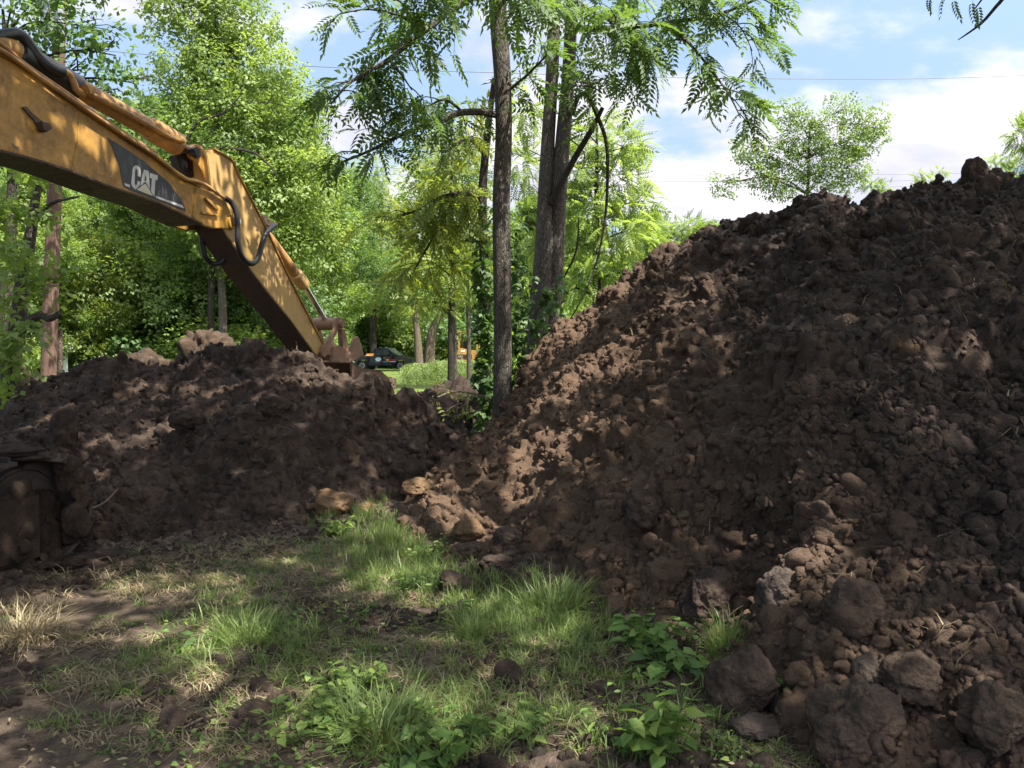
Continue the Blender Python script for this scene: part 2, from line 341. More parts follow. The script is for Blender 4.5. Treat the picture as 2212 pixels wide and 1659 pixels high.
def ground_z(x, y):
    p = np.stack([x, y, np.zeros_like(x)], 1)
    near = np.clip((14 - y) / 4, 0, 1)
    z = .035 * fbm(p * .7, 5, 3) * near
    # shallow wheel ruts crossing the clearing
    for k, off in ((0, 0.), (1, .42)):
        d = (y - (5.15 + off) - .22 * (x + 1)) ; z = z - .035 * np.exp(-(d / .10) ** 2) * np.clip((x + 2.4) / 1, 0, 1) * np.clip((1.2 - x) / 1, 0, 1)
    return z
def total_z(x, y):
    g = ground_z(x, y); a, _ = heap_z(x, y, LP); b, _ = heap_z(x, y, RP)
    return np.maximum(np.maximum(g, a), b)
_D = np.linspace(2.2, 70, 3400)
def hit(u, v):
    """where a sight line from the camera meets the undisturbed terrain"""
    d = ray(u, v); ys = _D; X = d[0] / d[1] * ys; Z = EYE + d[2] / d[1] * ys
    tz = total_z(X, ys); k = np.nonzero(Z <= tz)[0]; k = k[0] if len(k) else len(ys) - 1
    return Vector((X[k], ys[k], tz[k]))
def heap_mesh(name, K, x0, x1, y0, y1, st, seed, m, back=.72, ok=None):
    xs = np.arange(x0, x1, st); ys = np.arange(y0, y1, st); X, Y = np.meshgrid(xs, ys); X = X.ravel(); Y = Y.ravel()
    Z, t = heap_z(X, Y, K, back)
    e = .03
    zx = (heap_z(X + e, Y, K, back)[0] - heap_z(X - e, Y, K, back)[0]) / (2 * e); zy = (heap_z(X, Y + e, K, back)[0] - heap_z(X, Y - e, K, back)[0]) / (2 * e)
    zx = np.clip(zx, -2, 2); zy = np.clip(zy, -2, 2)
    n = np.stack([-zx, -zy, np.ones_like(X)], 1); n /= np.linalg.norm(n, axis=1)[:, None]
    V = np.stack([X, Y, Z], 1)
    d = clod_disp(V, seed)
    d = d - np.percentile(d, 62)
    V = V + n * d[:, None]
    j = np.stack([vnoise(V * 9, seed + 31), vnoise(V * 9, seed + 32), vnoise(V * 9, seed + 33)], 1) * .03
    V = V + j
    keep = (Z > -.10) & (t > -.2)
    if ok is not None: keep &= ok(X, Y)
    W_ = len(xs); I = np.arange(len(X)).reshape(len(ys), W_)
    Q = np.stack([I[:-1, :-1].ravel(), I[:-1, 1:].ravel(), I[1:, 1:].ravel(), I[1:, :-1].ravel()], 1)
    Q = Q[keep[Q].all(1)]
    used = np.zeros(len(X), bool); used[Q.ravel()] = True; idx = np.cumsum(used) - 1
    V = V[used]; Q = idx[Q]
    o = link(name, arr_mesh(name, V, Q, m, smooth=True))
    return o, V, n[used]
lp, LV, LN = heap_mesh('soil_heap', LP, -7.0, .6, 6.0, 12.0, .0155, 3, M['dirt'])
tag(lp, 'low dark brown heap of dug soil behind the excavator track and under its bucket', 'soil heap', 'dug soil heaps')
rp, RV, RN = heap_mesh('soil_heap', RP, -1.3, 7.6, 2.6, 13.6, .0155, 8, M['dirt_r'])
tag(rp, 'tall steep dark brown soil heap rising against the sky beside the tree trunks', 'soil heap', 'dug soil heaps')

# ground: one sheet, fine in front of the camera
def axis(a, b, st, lo, hi, g=1.13):
    c = list(np.arange(a, b, st)); s, v = st, c[-1]
    while v < hi: s = min(s * g, 40); v += s; c.append(v)
    s, v = st, c[0]
    while v > lo: s = min(s * g, 40); v -= s; c.insert(0, v)
    return np.array(c)
xs = axis(-4.6, 3.6, .020, -700, 700); ys = axis(2.6, 9.0, .020, -60, 900)
X, Y = np.meshgrid(xs, ys); X = X.ravel(); Y = Y.ravel(); Z = ground_z(X, Y)
pp = np.stack([X, Y, Z], 1); near = ((X > -5) & (X < 4) & (Y > 2) & (Y < 9.2))
tl = heap_z(X, Y, LP)[1]; tr = heap_z(X, Y, RP)[1]
am = .16 + .75 * np.clip(1 + np.maximum(tl, tr * .9) * 1.6, 0, 1) + .5 * np.clip(fbm(pp * .8, 77, 2), 0, 1)
dd = np.zeros(len(X)); q = pp[near]
dd[near] = (lumps(q, 61, .2, .045) + lumps(q, 64, .09, .028) + lumps(q, 67, .045, .012) + .03 * fbm(q * 2.5, 66, 3)) * am[near]
Z = Z + dd - np.where(Y > 300, 0, 0)
I = np.arange(len(X)).reshape(len(ys), len(xs)); Q = np.stack([I[:-1, :-1].ravel(), I[:-1, 1:].ravel(), I[1:, 1:].ravel(), I[1:, :-1].ravel()], 1)
GV = np.stack([X, Y, Z], 1)
tag(link('ground', arr_mesh('ground', GV, Q, M['ground'], smooth=True)), 'trampled brown ground under the grass', kind='structure')

# ------------------------------------------------------------------ clods
def ico(sub):
    bm = bmesh.new(); bmesh.ops.create_icosphere(bm, subdivisions=sub, radius=1); v = np.array([x.co[:] for x in bm.verts]); f = np.array([[q.index for q in x.verts] for x in bm.faces]); bm.free(); return v, f
def broken(v, n=10, lo=.55, hi=.95, seed=0):
    r_ = np.random.default_rng(seed + 900); nn_ = r_.normal(size=(n, 3)); nn_ /= np.linalg.norm(nn_, axis=1)[:, None]; d = r_.uniform(lo, hi, n)
    k = (d[None] / np.maximum(v @ nn_.T, .05)); k = -np.log(np.exp(-k * 14).sum(1) + np.exp(-14 * 1.08)) / 14
    return np.clip(k, .3, 1.1)
def clod_shape(sub, seed, rough=.35):
    v, f = ico(sub); s = np.array([1, RNG.uniform(.7, 1), RNG.uniform(.55, .85)]); o = RNG.uniform(-50, 50, 3)
    q = v * 1.1 + o
    d = .55 * fbm(q * .9, seed, 2) + lumps(q, seed, .8, rough) + lumps(q, seed + 3, .35, rough * .6) + .10 * fbm(q * 5, seed + 4, 2)
    return v * (broken(v, 9, seed=seed) * 1.15 + d * .62)[:, None] * s, f
def rot3(n):
    q = RNG.normal(size=(n, 4)); q /= np.linalg.norm(q, axis=1)[:, None]; w, x, y, z = q.T
    return np.stack([1 - 2 * (y * y + z * z), 2 * (x * y - z * w), 2 * (x * z + y * w), 2 * (x * y + z * w), 1 - 2 * (x * x + z * z), 2 * (y * z - x * w), 2 * (x * z - y * w), 2 * (y * z + x * w), 1 - 2 * (x * x + y * y)], 1).reshape(n, 3, 3)
def scatter(shapes, C, R, Sc):
    Vs, Fs, o = [], [], 0; k = RNG.integers(0, len(shapes), len(C))
    for i, (v, f) in enumerate(shapes):
        m = k == i; n = m.sum()
        if not n: continue
        w = np.einsum('nij,vj->nvi', R[m], v) * Sc[m][:, None, None] + C[m][:, None, :]
        Vs.append(w.reshape(-1, 3)); Fs.append((f[None] + (np.arange(n) * len(v))[:, None, None] + o).reshape(-1, f.shape[1])); o += n * len(v)
    return np.concatenate(Vs), np.concatenate(Fs)
SH1 = [clod_shape(2, k * 7, .30) for k in range(7)]; SH2 = [clod_shape(3, 100 + k * 7, .38) for k in range(7)]
SH3 = [clod_shape(5, 200 + k * 7, .30) for k in range(6)]
def clods_on(name, V, NN, n_small, n_big, m, label, ok=None):
    cand = np.arange(len(V)) if ok is None else np.nonzero(ok(V))[0]
    i = RNG.choice(cand, n_small); s = .011 + .022 * RNG.random(n_small) ** 2.2
    a = scatter(SH1, V[i] + NN[i] * (s * .12)[:, None], rot3(n_small), s)
    j = RNG.choice(cand, n_big); s2 = .028 + .060 * RNG.random(n_big) ** 3.0
    b = scatter(SH2, V[j] - NN[j] * (s2 * .05)[:, None], rot3(n_big), s2)
    n3 = n_big // 7 if n_big > 300 else 1; j = RNG.choice(cand, n3); s3 = .05 + .08 * RNG.random(n3) ** 2 * (1 if n_big > 300 else .3)
    c = scatter(SH3, V[j] - NN[j] * (s3 * .25)[:, None], rot3(n3), s3)
    o = link(name, arr_mesh(name, np.concatenate([a[0], b[0], c[0]]), np.concatenate([a[1], b[1] + len(a[0]), c[1] + len(a[0]) + len(b[0])]), m, smooth=False))
    return tag(o, label, kind='stuff')
clods_on('loose_soil', LV, LN, 4500, 420, M['dirt'], 'loose crumbs of dark soil on the low heap', lambda v: v[:, 1] < 10.6)
clods_on('loose_soil', RV, RN, 8000, 750, M['dirt_r'], 'loose crumbs of dark soil on the tall heap', lambda v: (v[:, 1] < 11.6) & (v[:, 0] < .66 * v[:, 1]))
clods_on('loose_soil', RV, RN, 4500, 160, M['dirt_r'], 'crumbly rubble at the foot of the tall heap', lambda v: (v[:, 1] < 5.6) & (v[:, 0] > .3) & (v[:, 0] < .66 * v[:, 1]))
gm = near & (am > .42) & (np.maximum(tl, tr) < .03) & (np.abs(X) < .66 * Y)
GN = np.tile([0, 0, 1.], (len(GV), 1))
clods_on('loose_soil', GV, GN, 4500, 90, M['dirt'], 'loose crumbs of soil scattered over the trampled ground', lambda v: gm)

# single large clods: u, v of the centre, width px, height px, depth scale, material, label, distance nudge
def big_clod(u, v, w, h, m, label, seed, depth=None, sub=6, flat=.75, squash=.9, name='soil_clod', cat='soil clod', sink=.12, turn=0.):
    g = hit(u, v + h * .42) if depth is None else P(u, v + h * .5, depth)
    r = w / 2 / F * g.y * .9; hh = h / 2 / F * g.y * .92
    vv, f = ico(sub); q = vv * max(r * 2.2, .25) * 1.0 + np.array([seed * 3.1, seed * 1.7, seed])
    d = .28 * fbm(q * 2.2 / max(r * 2.2, .25), seed, 3)
    d = d + lumps(q, seed, .34 * (r / .2) ** .5, .11) + lumps(q, seed + 3, .12, .07) + lumps(q, seed + 6, .04, .03) - .06 * (1 - 2 * np.abs(vnoise(q * 7, seed + 2))) + .08 * fbm(q * 20, seed + 1, 3) + .03 * fbm(q * 60, seed + 7, 2)
    V = vv * (broken(vv, 11, .68, 1.0, seed) * 1.08 + d * flat * .8)[:, None]
    V[:, 2] = np.where(V[:, 2] < -.75, -.75 + (V[:, 2] + .75) * .2, V[:, 2])
    c, s_ = math.cos(turn), math.sin(turn)
    V = V * np.array([r, r * squash, hh]); V = np.stack([V[:, 0] * c - V[:, 2] * s_, V[:, 1], V[:, 0] * s_ + V[:, 2] * c], 1)
    o = link(name, arr_mesh(name, V, f, m, smooth=True)); o.location = (g.x, g.y + r * squash * .35, g.z + hh * (1 - sink))
    return tag(o, label, cat, 'large clods of soil')
big_clod(1612, 1478, 150, 160, M['dirt_clod'], 'upright dark rounded clod standing at the foot of the heap behind the heart-leaved weeds', 3, turn=.15)
big_clod(1632, 1580, 120, 60, M['clod_grey'], 'flat pale grey slab of clay lying below the upright dark clod', 5, flat=.6)
big_clod(1853, 1580, 205, 205, M['dirt_clod'], 'largest rounded brown clod at the lower right with a sunlit streak down its face', 9, flat=.8)
big_clod(1975, 1475, 135, 110, M['dirt_clod'], 'brown smooth-cut block of clay resting behind the largest clod', 12, flat=.7)
big_clod(1885, 1462, 80, 90, M['clod_grey'], 'narrow grey block of clay with a flat sliced face left of the brown smooth-cut block', 14, flat=.45)
big_clod(2160, 1560, 150, 150, M['dirt_clod'], 'slanting dark clod at the lower right edge of the photo', 17, turn=.4)
big_clod(712, 1093, 92, 64, M['clod_tan'], 'tan wedge-shaped clod at the foot of the low heap beside the sunlit weeds', 21, flat=.6)
big_clod(790, 1100, 44, 34, M['clod_tan'], 'small tan clod just right of the tan wedge-shaped clod', 23, sub=5)
big_clod(1012, 1150, 76, 50, M['clod_tan'], 'orange clay clod among brown lumps at the toe of the tall heap', 27, flat=.6)
big_clod(1010, 1192, 80, 40, M['dirt_clod'], 'brown clod lying directly under the orange clay clod', 29, sub=5)
big_clod(1095, 1172, 70, 60, M['dirt_clod'], 'ragged dark clod right of the orange clay clod', 31, sub=5)
big_clod(900, 1052, 66, 40, M['clod_tan'], 'rounded reddish clod at the low left tip of the tall heap', 33, sub=5)
big_clod(985, 1262, 92, 52, M['dirt_clod'], 'low flat dark clod sitting alone in the green grass', 35)
big_clod(1075, 1218, 76, 34, M['dirt'], 'small dark clod at the upper edge of the tall grass tuft', 37, sub=5)
big_clod(2106, 366, 56, 70, M['dirt'], 'upright blocky clod perched on the skyline of the tall heap', 41, depth=8.95, flat=.6, sub=5)
big_clod(1540, 1300, 130, 120, M['dirt'], 'bulky dark lump in the face of the tall heap above the grass', 43, flat=.8)
big_clod(1680, 1290, 100, 115, M['clod_grey'], 'grey split lump in the lower face of the tall heap', 45)
big_clod(1850, 1300, 135, 125, M['dirt_clod'], 'broad lumpy dark block in the face of the tall heap above the largest clod', 47, sink=.45)
big_clod(1390, 1100, 110, 110, M['dirt'], 'dull dark lump in the middle of the tall heap face', 49, flat=.8)
big_clod(842, 826, 34, 34, M['dirt'], 'dark blocky clod on the crest of the low heap right of the bucket', 51, sub=5, sink=.5)
big_clod(400, 905, 70, 60, M['dirt'], 'knobbly sun-flecked lump in the middle of the low heap', 53, sub=5)
big_clod(135, 935, 60, 120, M['dirt'], 'tall leaning slab of soil on the low heap above the excavator track', 55, sub=5, turn=-.2)
big_clod(590, 880, 70, 50, M['dirt'], 'rounded dark lump right of centre on the low heap', 57, sub=5)

# soil heaps further back: dome-shaped mounds
def mound(label, u, vtop, vbase, d, w, m, seed, dy=1.2, ex=1.6):
    c = P(u, vtop, d); h = max(c.z, .15); rx = w / 2 / F * d
    xs = np.linspace(-1.25, 1.25, 150); X, Y = np.meshgrid(xs, xs[:90] * 1.25 / abs(xs[0])); Y = np.linspace(-1.25, 1.25, 90)[:, None] * np.ones_like(X)
    r = np.sqrt(X ** 2 + Y ** 2) + .12 * fbm(np.stack([X.ravel() * 1.5 + seed, Y.ravel() * 1.5, X.ravel() * 0], 1), seed, 3).reshape(X.shape)
    Z = h * (1 - np.clip(r, 0, 1.3) ** ex)
    V = np.stack([X.ravel() * rx, Y.ravel() * dy, Z.ravel()], 1)
    q = V + np.array([c.x, c.y, 0]); dsp = clod_disp(q, seed, 1.5)
    G_ = V.reshape(90, 150, 3); nn_ = np.cross(np.gradient(G_, axis=1), np.gradient(G_, axis=0)); nn_ /= np.linalg.norm(nn_, axis=2)[:, :, None] + 1e-9
    V = V + nn_.reshape(-1, 3) * dsp[:, None]
    keep = Z.ravel() > -.25; Ii = np.arange(len(V)).reshape(X.shape)
    Q = np.stack([Ii[:-1, :-1].ravel(), Ii[:-1, 1:].ravel(), Ii[1:, 1:].ravel(), Ii[1:, :-1].ravel()], 1); Q = Q[keep[Q].all(1)]
    o = link('soil_heap', arr_mesh('soil_heap', V, Q, m, smooth=True)); o.location = (c.x, c.y, 0)
    return tag(o, label, 'soil heap', 'dug soil heaps')
mound('sunlit tan soil heap peeping over the low dark heap left of the excavator arm', 445, 704, 0, 12.2, 300, M['dirt_tan'], 5, 1.0)
mound('second sunlit tan soil heap, low, between the utility pole and the taller tan heap', 330, 782, 0, 12.6, 200, M['dirt_tan'], 7, 1.0)
mound('small pale soil heap at the far left beside the leaning trunk', 42, 783, 0, 15.5, 110, M['dirt_tan'], 9, 1.0)
mound('long low dark bank of soil in front of the meadow beyond the bucket', 985, 842, 0, 15.5, 560, M['dirt_shade_mud'], 15, 1.8, 2)  # the bank's shade is put into its darker soil colour
mound('low brown heap of clods in the dip right beside the base of the walnut trunks', 1000, 868, 0, 12.6, 190, M['dirt'], 19, .8, 1.6)
# ------------------------------------------------------------------ tracked excavator
AZ = math.radians(22)                                   # the arm swings away from the camera towards the right
H = Vector((math.sin(AZ), math.cos(AZ), 0)); NN_ = Vector((math.cos(AZ), -math.sin(AZ), 0))   # along the boom; out of its near side
A0 = P(503, 482, 10.0)
ex = empty('excavator', (A0 - H * 5.25).to_tuple()[:2] + (0,))
tag(ex, 'large yellow tracked excavator whose worn arm reaches over the low soil heap', 'excavator')
EXI = Matrix.Translation(ex.location).inverted()
def pl(u, v, off=0.):
    """point of the arm's side plane (off = distance from its middle plane) seen at image u, v"""
    d = Vector(ray(u, v)); o = Vector((0, 0, EYE)); q = A0 + NN_ * off
    return o + d * ((q - o).dot(NN_) / d.dot(NN_))
def sz(s, z, off=0.): p = A0 + H * s + NN_ * off; return Vector((p.x, p.y, z))
def exb(mb, name, m, parent=None, **kw): return mb.build(name, m, parent or ex, inv=EXI, **kw)
BW = .21
p0t, p0b = pl(0, 121, BW), pl(0, 324, BW)
def sof(p): return (p - A0).dot(H)
st_, sb_ = sof(p0t), sof(p0b)
topn = [(40, 141), (96, 177), (173, 239), (257, 294), (331, 342), (397, 386), (430, 406)]
botn = [(423, 476), (342, 437), (235, 401), (154, 369), (100, 351), (48, 336)]
tip = [(456, 414), (489, 437), (503, 465), (509, 489), (503, 494), (460, 493), (436, 485)]
Tt = [p0t + (p0t - pl(40, 141, BW)).normalized() * .35]
rear_top = [sz(-5.35, 2.05, BW), sz(-5.0, 3.0, BW), sz(-4.3, 4.35, BW), sz(st_ - .35, p0t.z + .22, BW)]
rear_bot = [sz(sb_ - .5, p0b.z - .12, BW), sz(-4.2, 2.95, BW), sz(-4.9, 1.75, BW), sz(-5.3, 1.6, BW)]
outline = rear_top + [p0t] + [pl(u, v, BW) for u, v in topn] + [pl(430, 470, BW)] + [pl(u, v, BW) for u, v in botn] + [p0b] + rear_bot
b = MB(); b.prism(outline, -NN_ * 2 * BW); boom = exb(b, 'boom', M['yellow'], bevel=.008)
# flange plates on the top and the belly of the boom
def strip(mb, pts, wid, th, up):
    a = [Vector(p) - NN_ * (BW - 0) for p in pts]
    for i in range(len(a) - 1):
        t = (a[i + 1] - a[i]).normalized(); n = t.cross(NN_).normalized() * up
        if n.z * up < 0: n = -n
        q = [a[i] - NN_ * wid, a[i] + NN_ * wid, a[i + 1] + NN_ * wid, a[i + 1] - NN_ * wid]
        mb.add(q + [k + n * th for k in q], [(0, 1, 2, 3), (7, 6, 5, 4), (0, 4, 5, 1), (1, 5, 6, 2), (2, 6, 7, 3), (3, 7, 4, 0)])
b = MB(); strip(b, rear_top + [p0t] + [pl(u, v, BW) for u, v in topn], BW + .03, .022, 1); exb(b, 'top_flange', M['yellow'], boom, bevel=.004)
b = MB(); strip(b, ([pl(436, 482, BW)] + [pl(u, v, BW) for u, v in botn] + [p0b] + rear_bot)[::-1], BW + .022, .020, -1); exb(b, 'belly_plate', M['brown_steel'], boom, bevel=.004)  # belly plate in a darker brown than the boom's sides
# fork that carries the stick: two thick cheek plates
cheek = [(424, 402)] + tip[:-1] + [(436, 485), (415, 470)]
for o in (BW + .012, -BW - .012):
    b = MB(); b.prism([pl(u, v, BW + .012) - NN_ * (BW + .012 - o) for u, v in cheek], -NN_ * .05 * (1 if o > 0 else -1)); exb(b, 'fork_cheek', M['yellow'], boom, bevel=.008)
def cyl(mb, c, ax, r, l, seg=28): c = Vector(c); ax = Vector(ax).normalized(); mb.tube([c - ax * l / 2, c + ax * l / 2], r, seg); return mb
b = MB(); cyl(b, pl(503, 479, BW) , NN_, .052, .12); cyl(b, pl(503, 479, BW) + NN_ * .03, NN_, .036, .12); exb(b, 'pivot_pin', M['grey'], boom, smooth=True, bevel=.004)
b = MB(); cyl(b, pl(500, 480, BW), NN_, .085, .07); exb(b, 'pivot_boss', M['yellow'], boom, smooth=True, bevel=.005)
# raised ribs and the weld seam on the cheek
b = MB()
for pts in ([(439, 429), (467, 456), (469, 452), (441, 424)], [(433, 457), (468, 463), (468, 467), (433, 462)]):
    b.prism([pl(u, v, BW + .014) for u, v in pts], NN_ * .028)
exb(b, 'stiffener_rib', M['yellow'], boom, bevel=.004)
for w_ in ([(172, 246), (168, 300), (156, 366)], [(419, 404), (420, 440), (417, 471)]):
    b = MB(); b.tube([pl(u, v, BW + .002) for u, v in w_], .008, 6); exb(b, 'weld_seam', M['yellow'], boom)
# bracket of the missing work lamp
b = MB(); b.prism([pl(u, v, BW + .001) for u, v in [(45, 232), (54, 230), (66, 244), (96, 268), (101, 280), (89, 287), (82, 283), (72, 262)]], NN_ * .02)
b.prism([pl(u, v, BW + .02) for u, v in [(78, 264), (95, 268), (101, 279), (89, 287), (81, 281)]], NN_ * .07)
exb(b, 'lamp_bracket', M['brown_steel'], boom, bevel=.003)
# decal with lettering: flat films on the boom's side
def dec(x, y): return (189.8 + .12255 * x, 271.1 + .12255 * y)
def film(name, polys, m, lift, parent, conv=dec, off=BW):
    b = MB()
    for q in polys: b.prism([pl(*conv(x, y), off + lift) for x, y in q], NN_ * .002)
    return exb(b, name, m, parent)
dcl = film('decal', [[(338, 205), (560, 345), (780, 490), (1000, 640), (1240, 850), (1420, 1000), (1500, 1110), (1600, 1240), (1690, 1400), (1730, 1520), (1500, 1430), (1200, 1310), (800, 1165), (640, 1090), (600, 950), (560, 740), (490, 550), (420, 370)]], M['black'], .003, boom)
film('lettering', [
    [(765, 1000), (775, 880), (782, 790), (795, 745), (815, 715), (845, 700), (885, 712), (915, 750), (928, 800), (930, 850), (928, 908), (872, 890), (874, 830), (872, 795), (862, 770), (846, 762), (834, 775), (829, 810), (822, 930), (820, 1010), (826, 1042), (842, 1058), (858, 1052), (868, 1020), (873, 975), (924, 993), (918, 1035), (905, 1062), (842, 1128), (808, 1108), (782, 1075), (768, 1040)],
    [(985, 775), (1068, 803), (1090, 1122), (1052, 1060), (1011, 990), (966, 1030), (926, 1068), (950, 930)],
    [(1088, 835), (1230, 882), (1222, 966), (1186, 955), (1180, 1080), (1168, 1256), (1138, 1205), (1108, 1150), (1118, 1040), (1126, 934), (1092, 922)],
    [(640, 1012), (740, 1048), (735, 1090), (655, 1062)], [(1190, 1235), (1670, 1410), (1690, 1460), (1200, 1275)]], M['white'], .006, dcl)
film('triangle_mark', [[(1010, 1022), (1080, 1130), (1146, 1242), (1000, 1188), (862, 1130)]], M['cream'], .006, dcl)
film('letter_notch', [[(1018, 878), (1034, 972), (1001, 968)]], M['black'], .0095, dcl)
rr = random.Random(4); b = MB()
for k in range(22):
    x, y = rr.choice([(1330, 1050), (1430, 1200), (1300, 1150), (1500, 1250), (740, 560)]); x += rr.uniform(-70, 70); y += rr.uniform(-70, 70); a = rr.uniform(.9, 1.9); l = rr.uniform(40, 190)
    p1, p2 = dec(x, y), dec(x + l * .5 * math.cos(a), y + l * math.sin(a))
    if y + l * math.sin(a) < 1180 + (x - 800) * .3 - 20 and y > 220 + (x - 338) * .78: b.tube([pl(*p1, BW + .0085), pl(*p2, BW + .0085)], .0007, 3)
tag(exb(b, 'scratches', M['white'], dcl), kind='stuff')
# small web address
fc = bpy.data.curves.new('web_address', 'FONT'); fc.body = 'www.michigancat.com'; fc.size = .058; fc.materials.append(plain('faint_brown_print', (.20, .09, .02), .6))
fo = bpy.data.objects.new('web_address', fc); COL.objects.link(fo)
q0, q1 = pl(*dec(105, 845), BW + .004), pl(*dec(545, 1000), BW + .004); X_ = (q1 - q0).normalized(); Z_ = NN_; Y_ = Z_.cross(X_)
fc.size = .058 * (q1 - q0).length / (.058 * 9.6)
MW = Matrix((X_, Y_, Z_)).transposed().to_4x4(); MW.translation = EXI @ q0; 
bpy.context.view_layer.update(); wm = bpy.data.meshes.new_from_object(fo); bpy.data.objects.remove(fo)
wo_ = link('web_address', wm, boom); wo_.matrix_local = MW
# hydraulic pipes and hoses
def tube_part(name, pts, r, m, parent=ex, seg=12):
    b = MB(); b.tube(pts, r, seg, smooth=6); return exb(b, name, m, parent, smooth=True)
tube_part('hydraulic_pipe', [pl(u, v, BW + .05) for u, v in [(-60, 82), (0, 107), (40, 133), (90, 170), (180, 232), (262, 288), (335, 336), (395, 383), (425, 392), (448, 402), (470, 418), (488, 429)]], .020, M['orange_pipe'])
tube_part('hydraulic_pipe', [pl(u, v, BW - .05) for u, v in [(-60, 62), (0, 93), (30, 118), (60, 143), (150, 205), (260, 282), (335, 330)]], .020, M['orange_pipe'])
tube_part('hydraulic_hose', [pl(u, v, o) for u, v, o in [(486, 428, .26), (500, 438, .28), (511, 462, .31), (513, 500, .33), (514, 525, .33), (521, 552, .32), (534, 567, .31), (549, 568, .30), (560, 551, .29), (567, 523, .28), (577, 501, .25), (594, 487, .18)]], .031, M['rubber'])
tube_part('hydraulic_hose', [pl(u, v, o) for u, v, o in [(436, 490, -.16), (437, 525, -.2), (444, 555, -.2), (460, 569, -.18), (480, 565, -.1), (492, 545, -.05)]], .031, M['rubber'])
tube_part('hydraulic_hose', [pl(u, v, o) for u, v, o in [(-60, 90, .05), (0, 77, .05), (32, 73, .05), (52, 82, .06), (68, 103, .08), (84, 125, .1), (108, 145, .12), (136, 156, .12)]], .050, M['rubber'])
tube_part('hydraulic_hose', [pl(u, v, o) for u, v, o in [(56, 92, -.04), (66, 118, -.02), (84, 138, .02), (118, 158, .06)]], .035, M['rubber'])
tube_part('hydraulic_pipe', [pl(u, v, .12) for u, v in [(134, 155), (148, 160), (158, 176), (166, 194), (182, 205)]], .032, M['orange_pipe'])
b = MB(); b.prism([pl(u, v, .10) for u, v in [(170, 186), (190, 188), (192, 204), (178, 206)]], NN_ * .10); exb(b, 'pipe_clamp', M['orange_pipe'], bevel=.006)
# stick cylinder above the boom
c0, c1 = pl(100, 152, 0), pl(386, 313, 0); ax = (c1 - c0).normalized()
cy = MB(); cy.tube([c0 - ax * 1.3, c1], .098, 32); cyo = exb(cy, 'stick_cylinder', M['orange_pipe'], smooth=True)
b = MB(); b.tube([c1 - ax * .42, c1 - ax * .40, c1 - ax * .02, c1], [.10, .122, .122, .10], 32); exb(b, 'collar', M['orange_pipe'], cyo, smooth=True)
b = MB(); b.tube([c0 - ax * .3, c0 - ax * .28, c0 + ax * .32, c0 + ax * .34], [.10, .118, .118, .10], 28); exb(b, 'guard_and_shadow_block', M['rubber'], cyo, smooth=True)
rodend = pl(417, 330, 0); b = MB(); b.tube([c1, rodend], .045, 20); exb(b, 'piston_rod', M['brown_steel'], cyo, smooth=True)
b = MB(); cyl(b, rodend, NN_, .085, .16); exb(b, 'rod_eye', M['orange_pipe'], cyo, smooth=True)
tube_part('oil_line', [pl(u, v, .14) for u, v in [(190, 200), (260, 236), (330, 275), (372, 298), (396, 305)]], .026, M['orange_pipe'], cyo)
# stick
def c8(x, y): return (305 + .3268 * x, 271.1 + .3268 * y)
SO = .19
side = [(436, 190), (448, 162), (475, 158), (600, 234), (641, 330), (800, 640), (960, 980), (1060, 1180), (1198, 1445), (1188, 1500), (1152, 1514), (985, 1282), (860, 1130), (740, 975), (640, 830), (560, 715), (500, 610), (462, 420)]
sp = [pl(*c8(x, y), SO) for x, y in side]
b = MB(); b.prism(sp, -NN_ * 2 * SO); stick = exb(b, 'stick', M['yellow_tan'], bevel=.008)
b = MB(); strip(b, [p - NN_ * (SO - BW) for p in sp[2:9]], SO + .02, .02, 1); exb(b, 'back_plate', M['yellow'], stick, bevel=.004)
b = MB(); strip(b, [p - NN_ * (SO - BW) for p in sp[10:18]][::-1], SO - .004, .012, -1); exb(b, 'belly_plate', M['brown_steel'], stick)  # belly plate in a darker brown than the stick's sides
for o in (.13, -.09):
    b = MB(); b.prism([pl(*c8(x, y), .13) - NN_ * (.13 - o) for x, y in [(335, 150), (362, 138), (400, 150), (445, 175), (460, 250), (462, 420), (440, 400), (400, 300), (362, 235), (338, 205)]], -NN_ * .04); exb(b, 'cylinder_lug', M['yellow'], stick, bevel=.006)
b = MB(); cyl(b, pl(*c8(356, 180), .13), NN_, .060, .07); cyl(b, pl(*c8(356, 180), .15), NN_, .035, .06); exb(b, 'lug_pin', M['rubber'], stick, smooth=True, bevel=.004)
b = MB(); b.prism([pl(*c8(x, y), -.02) for x, y in [(234, 195), (320, 175), (352, 235), (398, 350), (300, 330), (262, 280)]], -NN_ * .12); exb(b, 'guard_and_shadow_block', M['rubber'], stick, bevel=.01)  # black block added for the underside shadow of the lug and boom
# bucket cylinder along the back of the stick
d0, d1 = pl(*c8(800, 690), 0.02), pl(*c8(1082, 1062), 0.02); ax2 = (d1 - d0).normalized()
b = MB(); b.tube([d0 - ax2 * .15, d1], .068, 28); bc = exb(b, 'bucket_cylinder', M['orange_pipe'], smooth=True)
b = MB(); b.tube([d1 - ax2 * .26, d1 - ax2 * .24, d1 - ax2 * .02, d1], [.07, .088, .088, .07], 28); exb(b, 'collar', M['yellow_tan'], bc, smooth=True)
def c5(x, y): return (643.8 + .1225 * x, 643.8 + .1225 * y)
rod1 = pl(*c5(500, 420), 0.0); b = MB(); b.tube([d1, rod1], .038, 20); exb(b, 'piston_rod', M['chrome'], bc, smooth=True)
b = MB(); b.prism([pl(*c8(x, y), .02) for x, y in [(770, 600), (800, 590), (830, 640), (880, 640), (880, 660), (830, 670), (800, 660)]], NN_ * .06); exb(b, 'hose_bracket', M['brown_steel'], bc, bevel=.005)
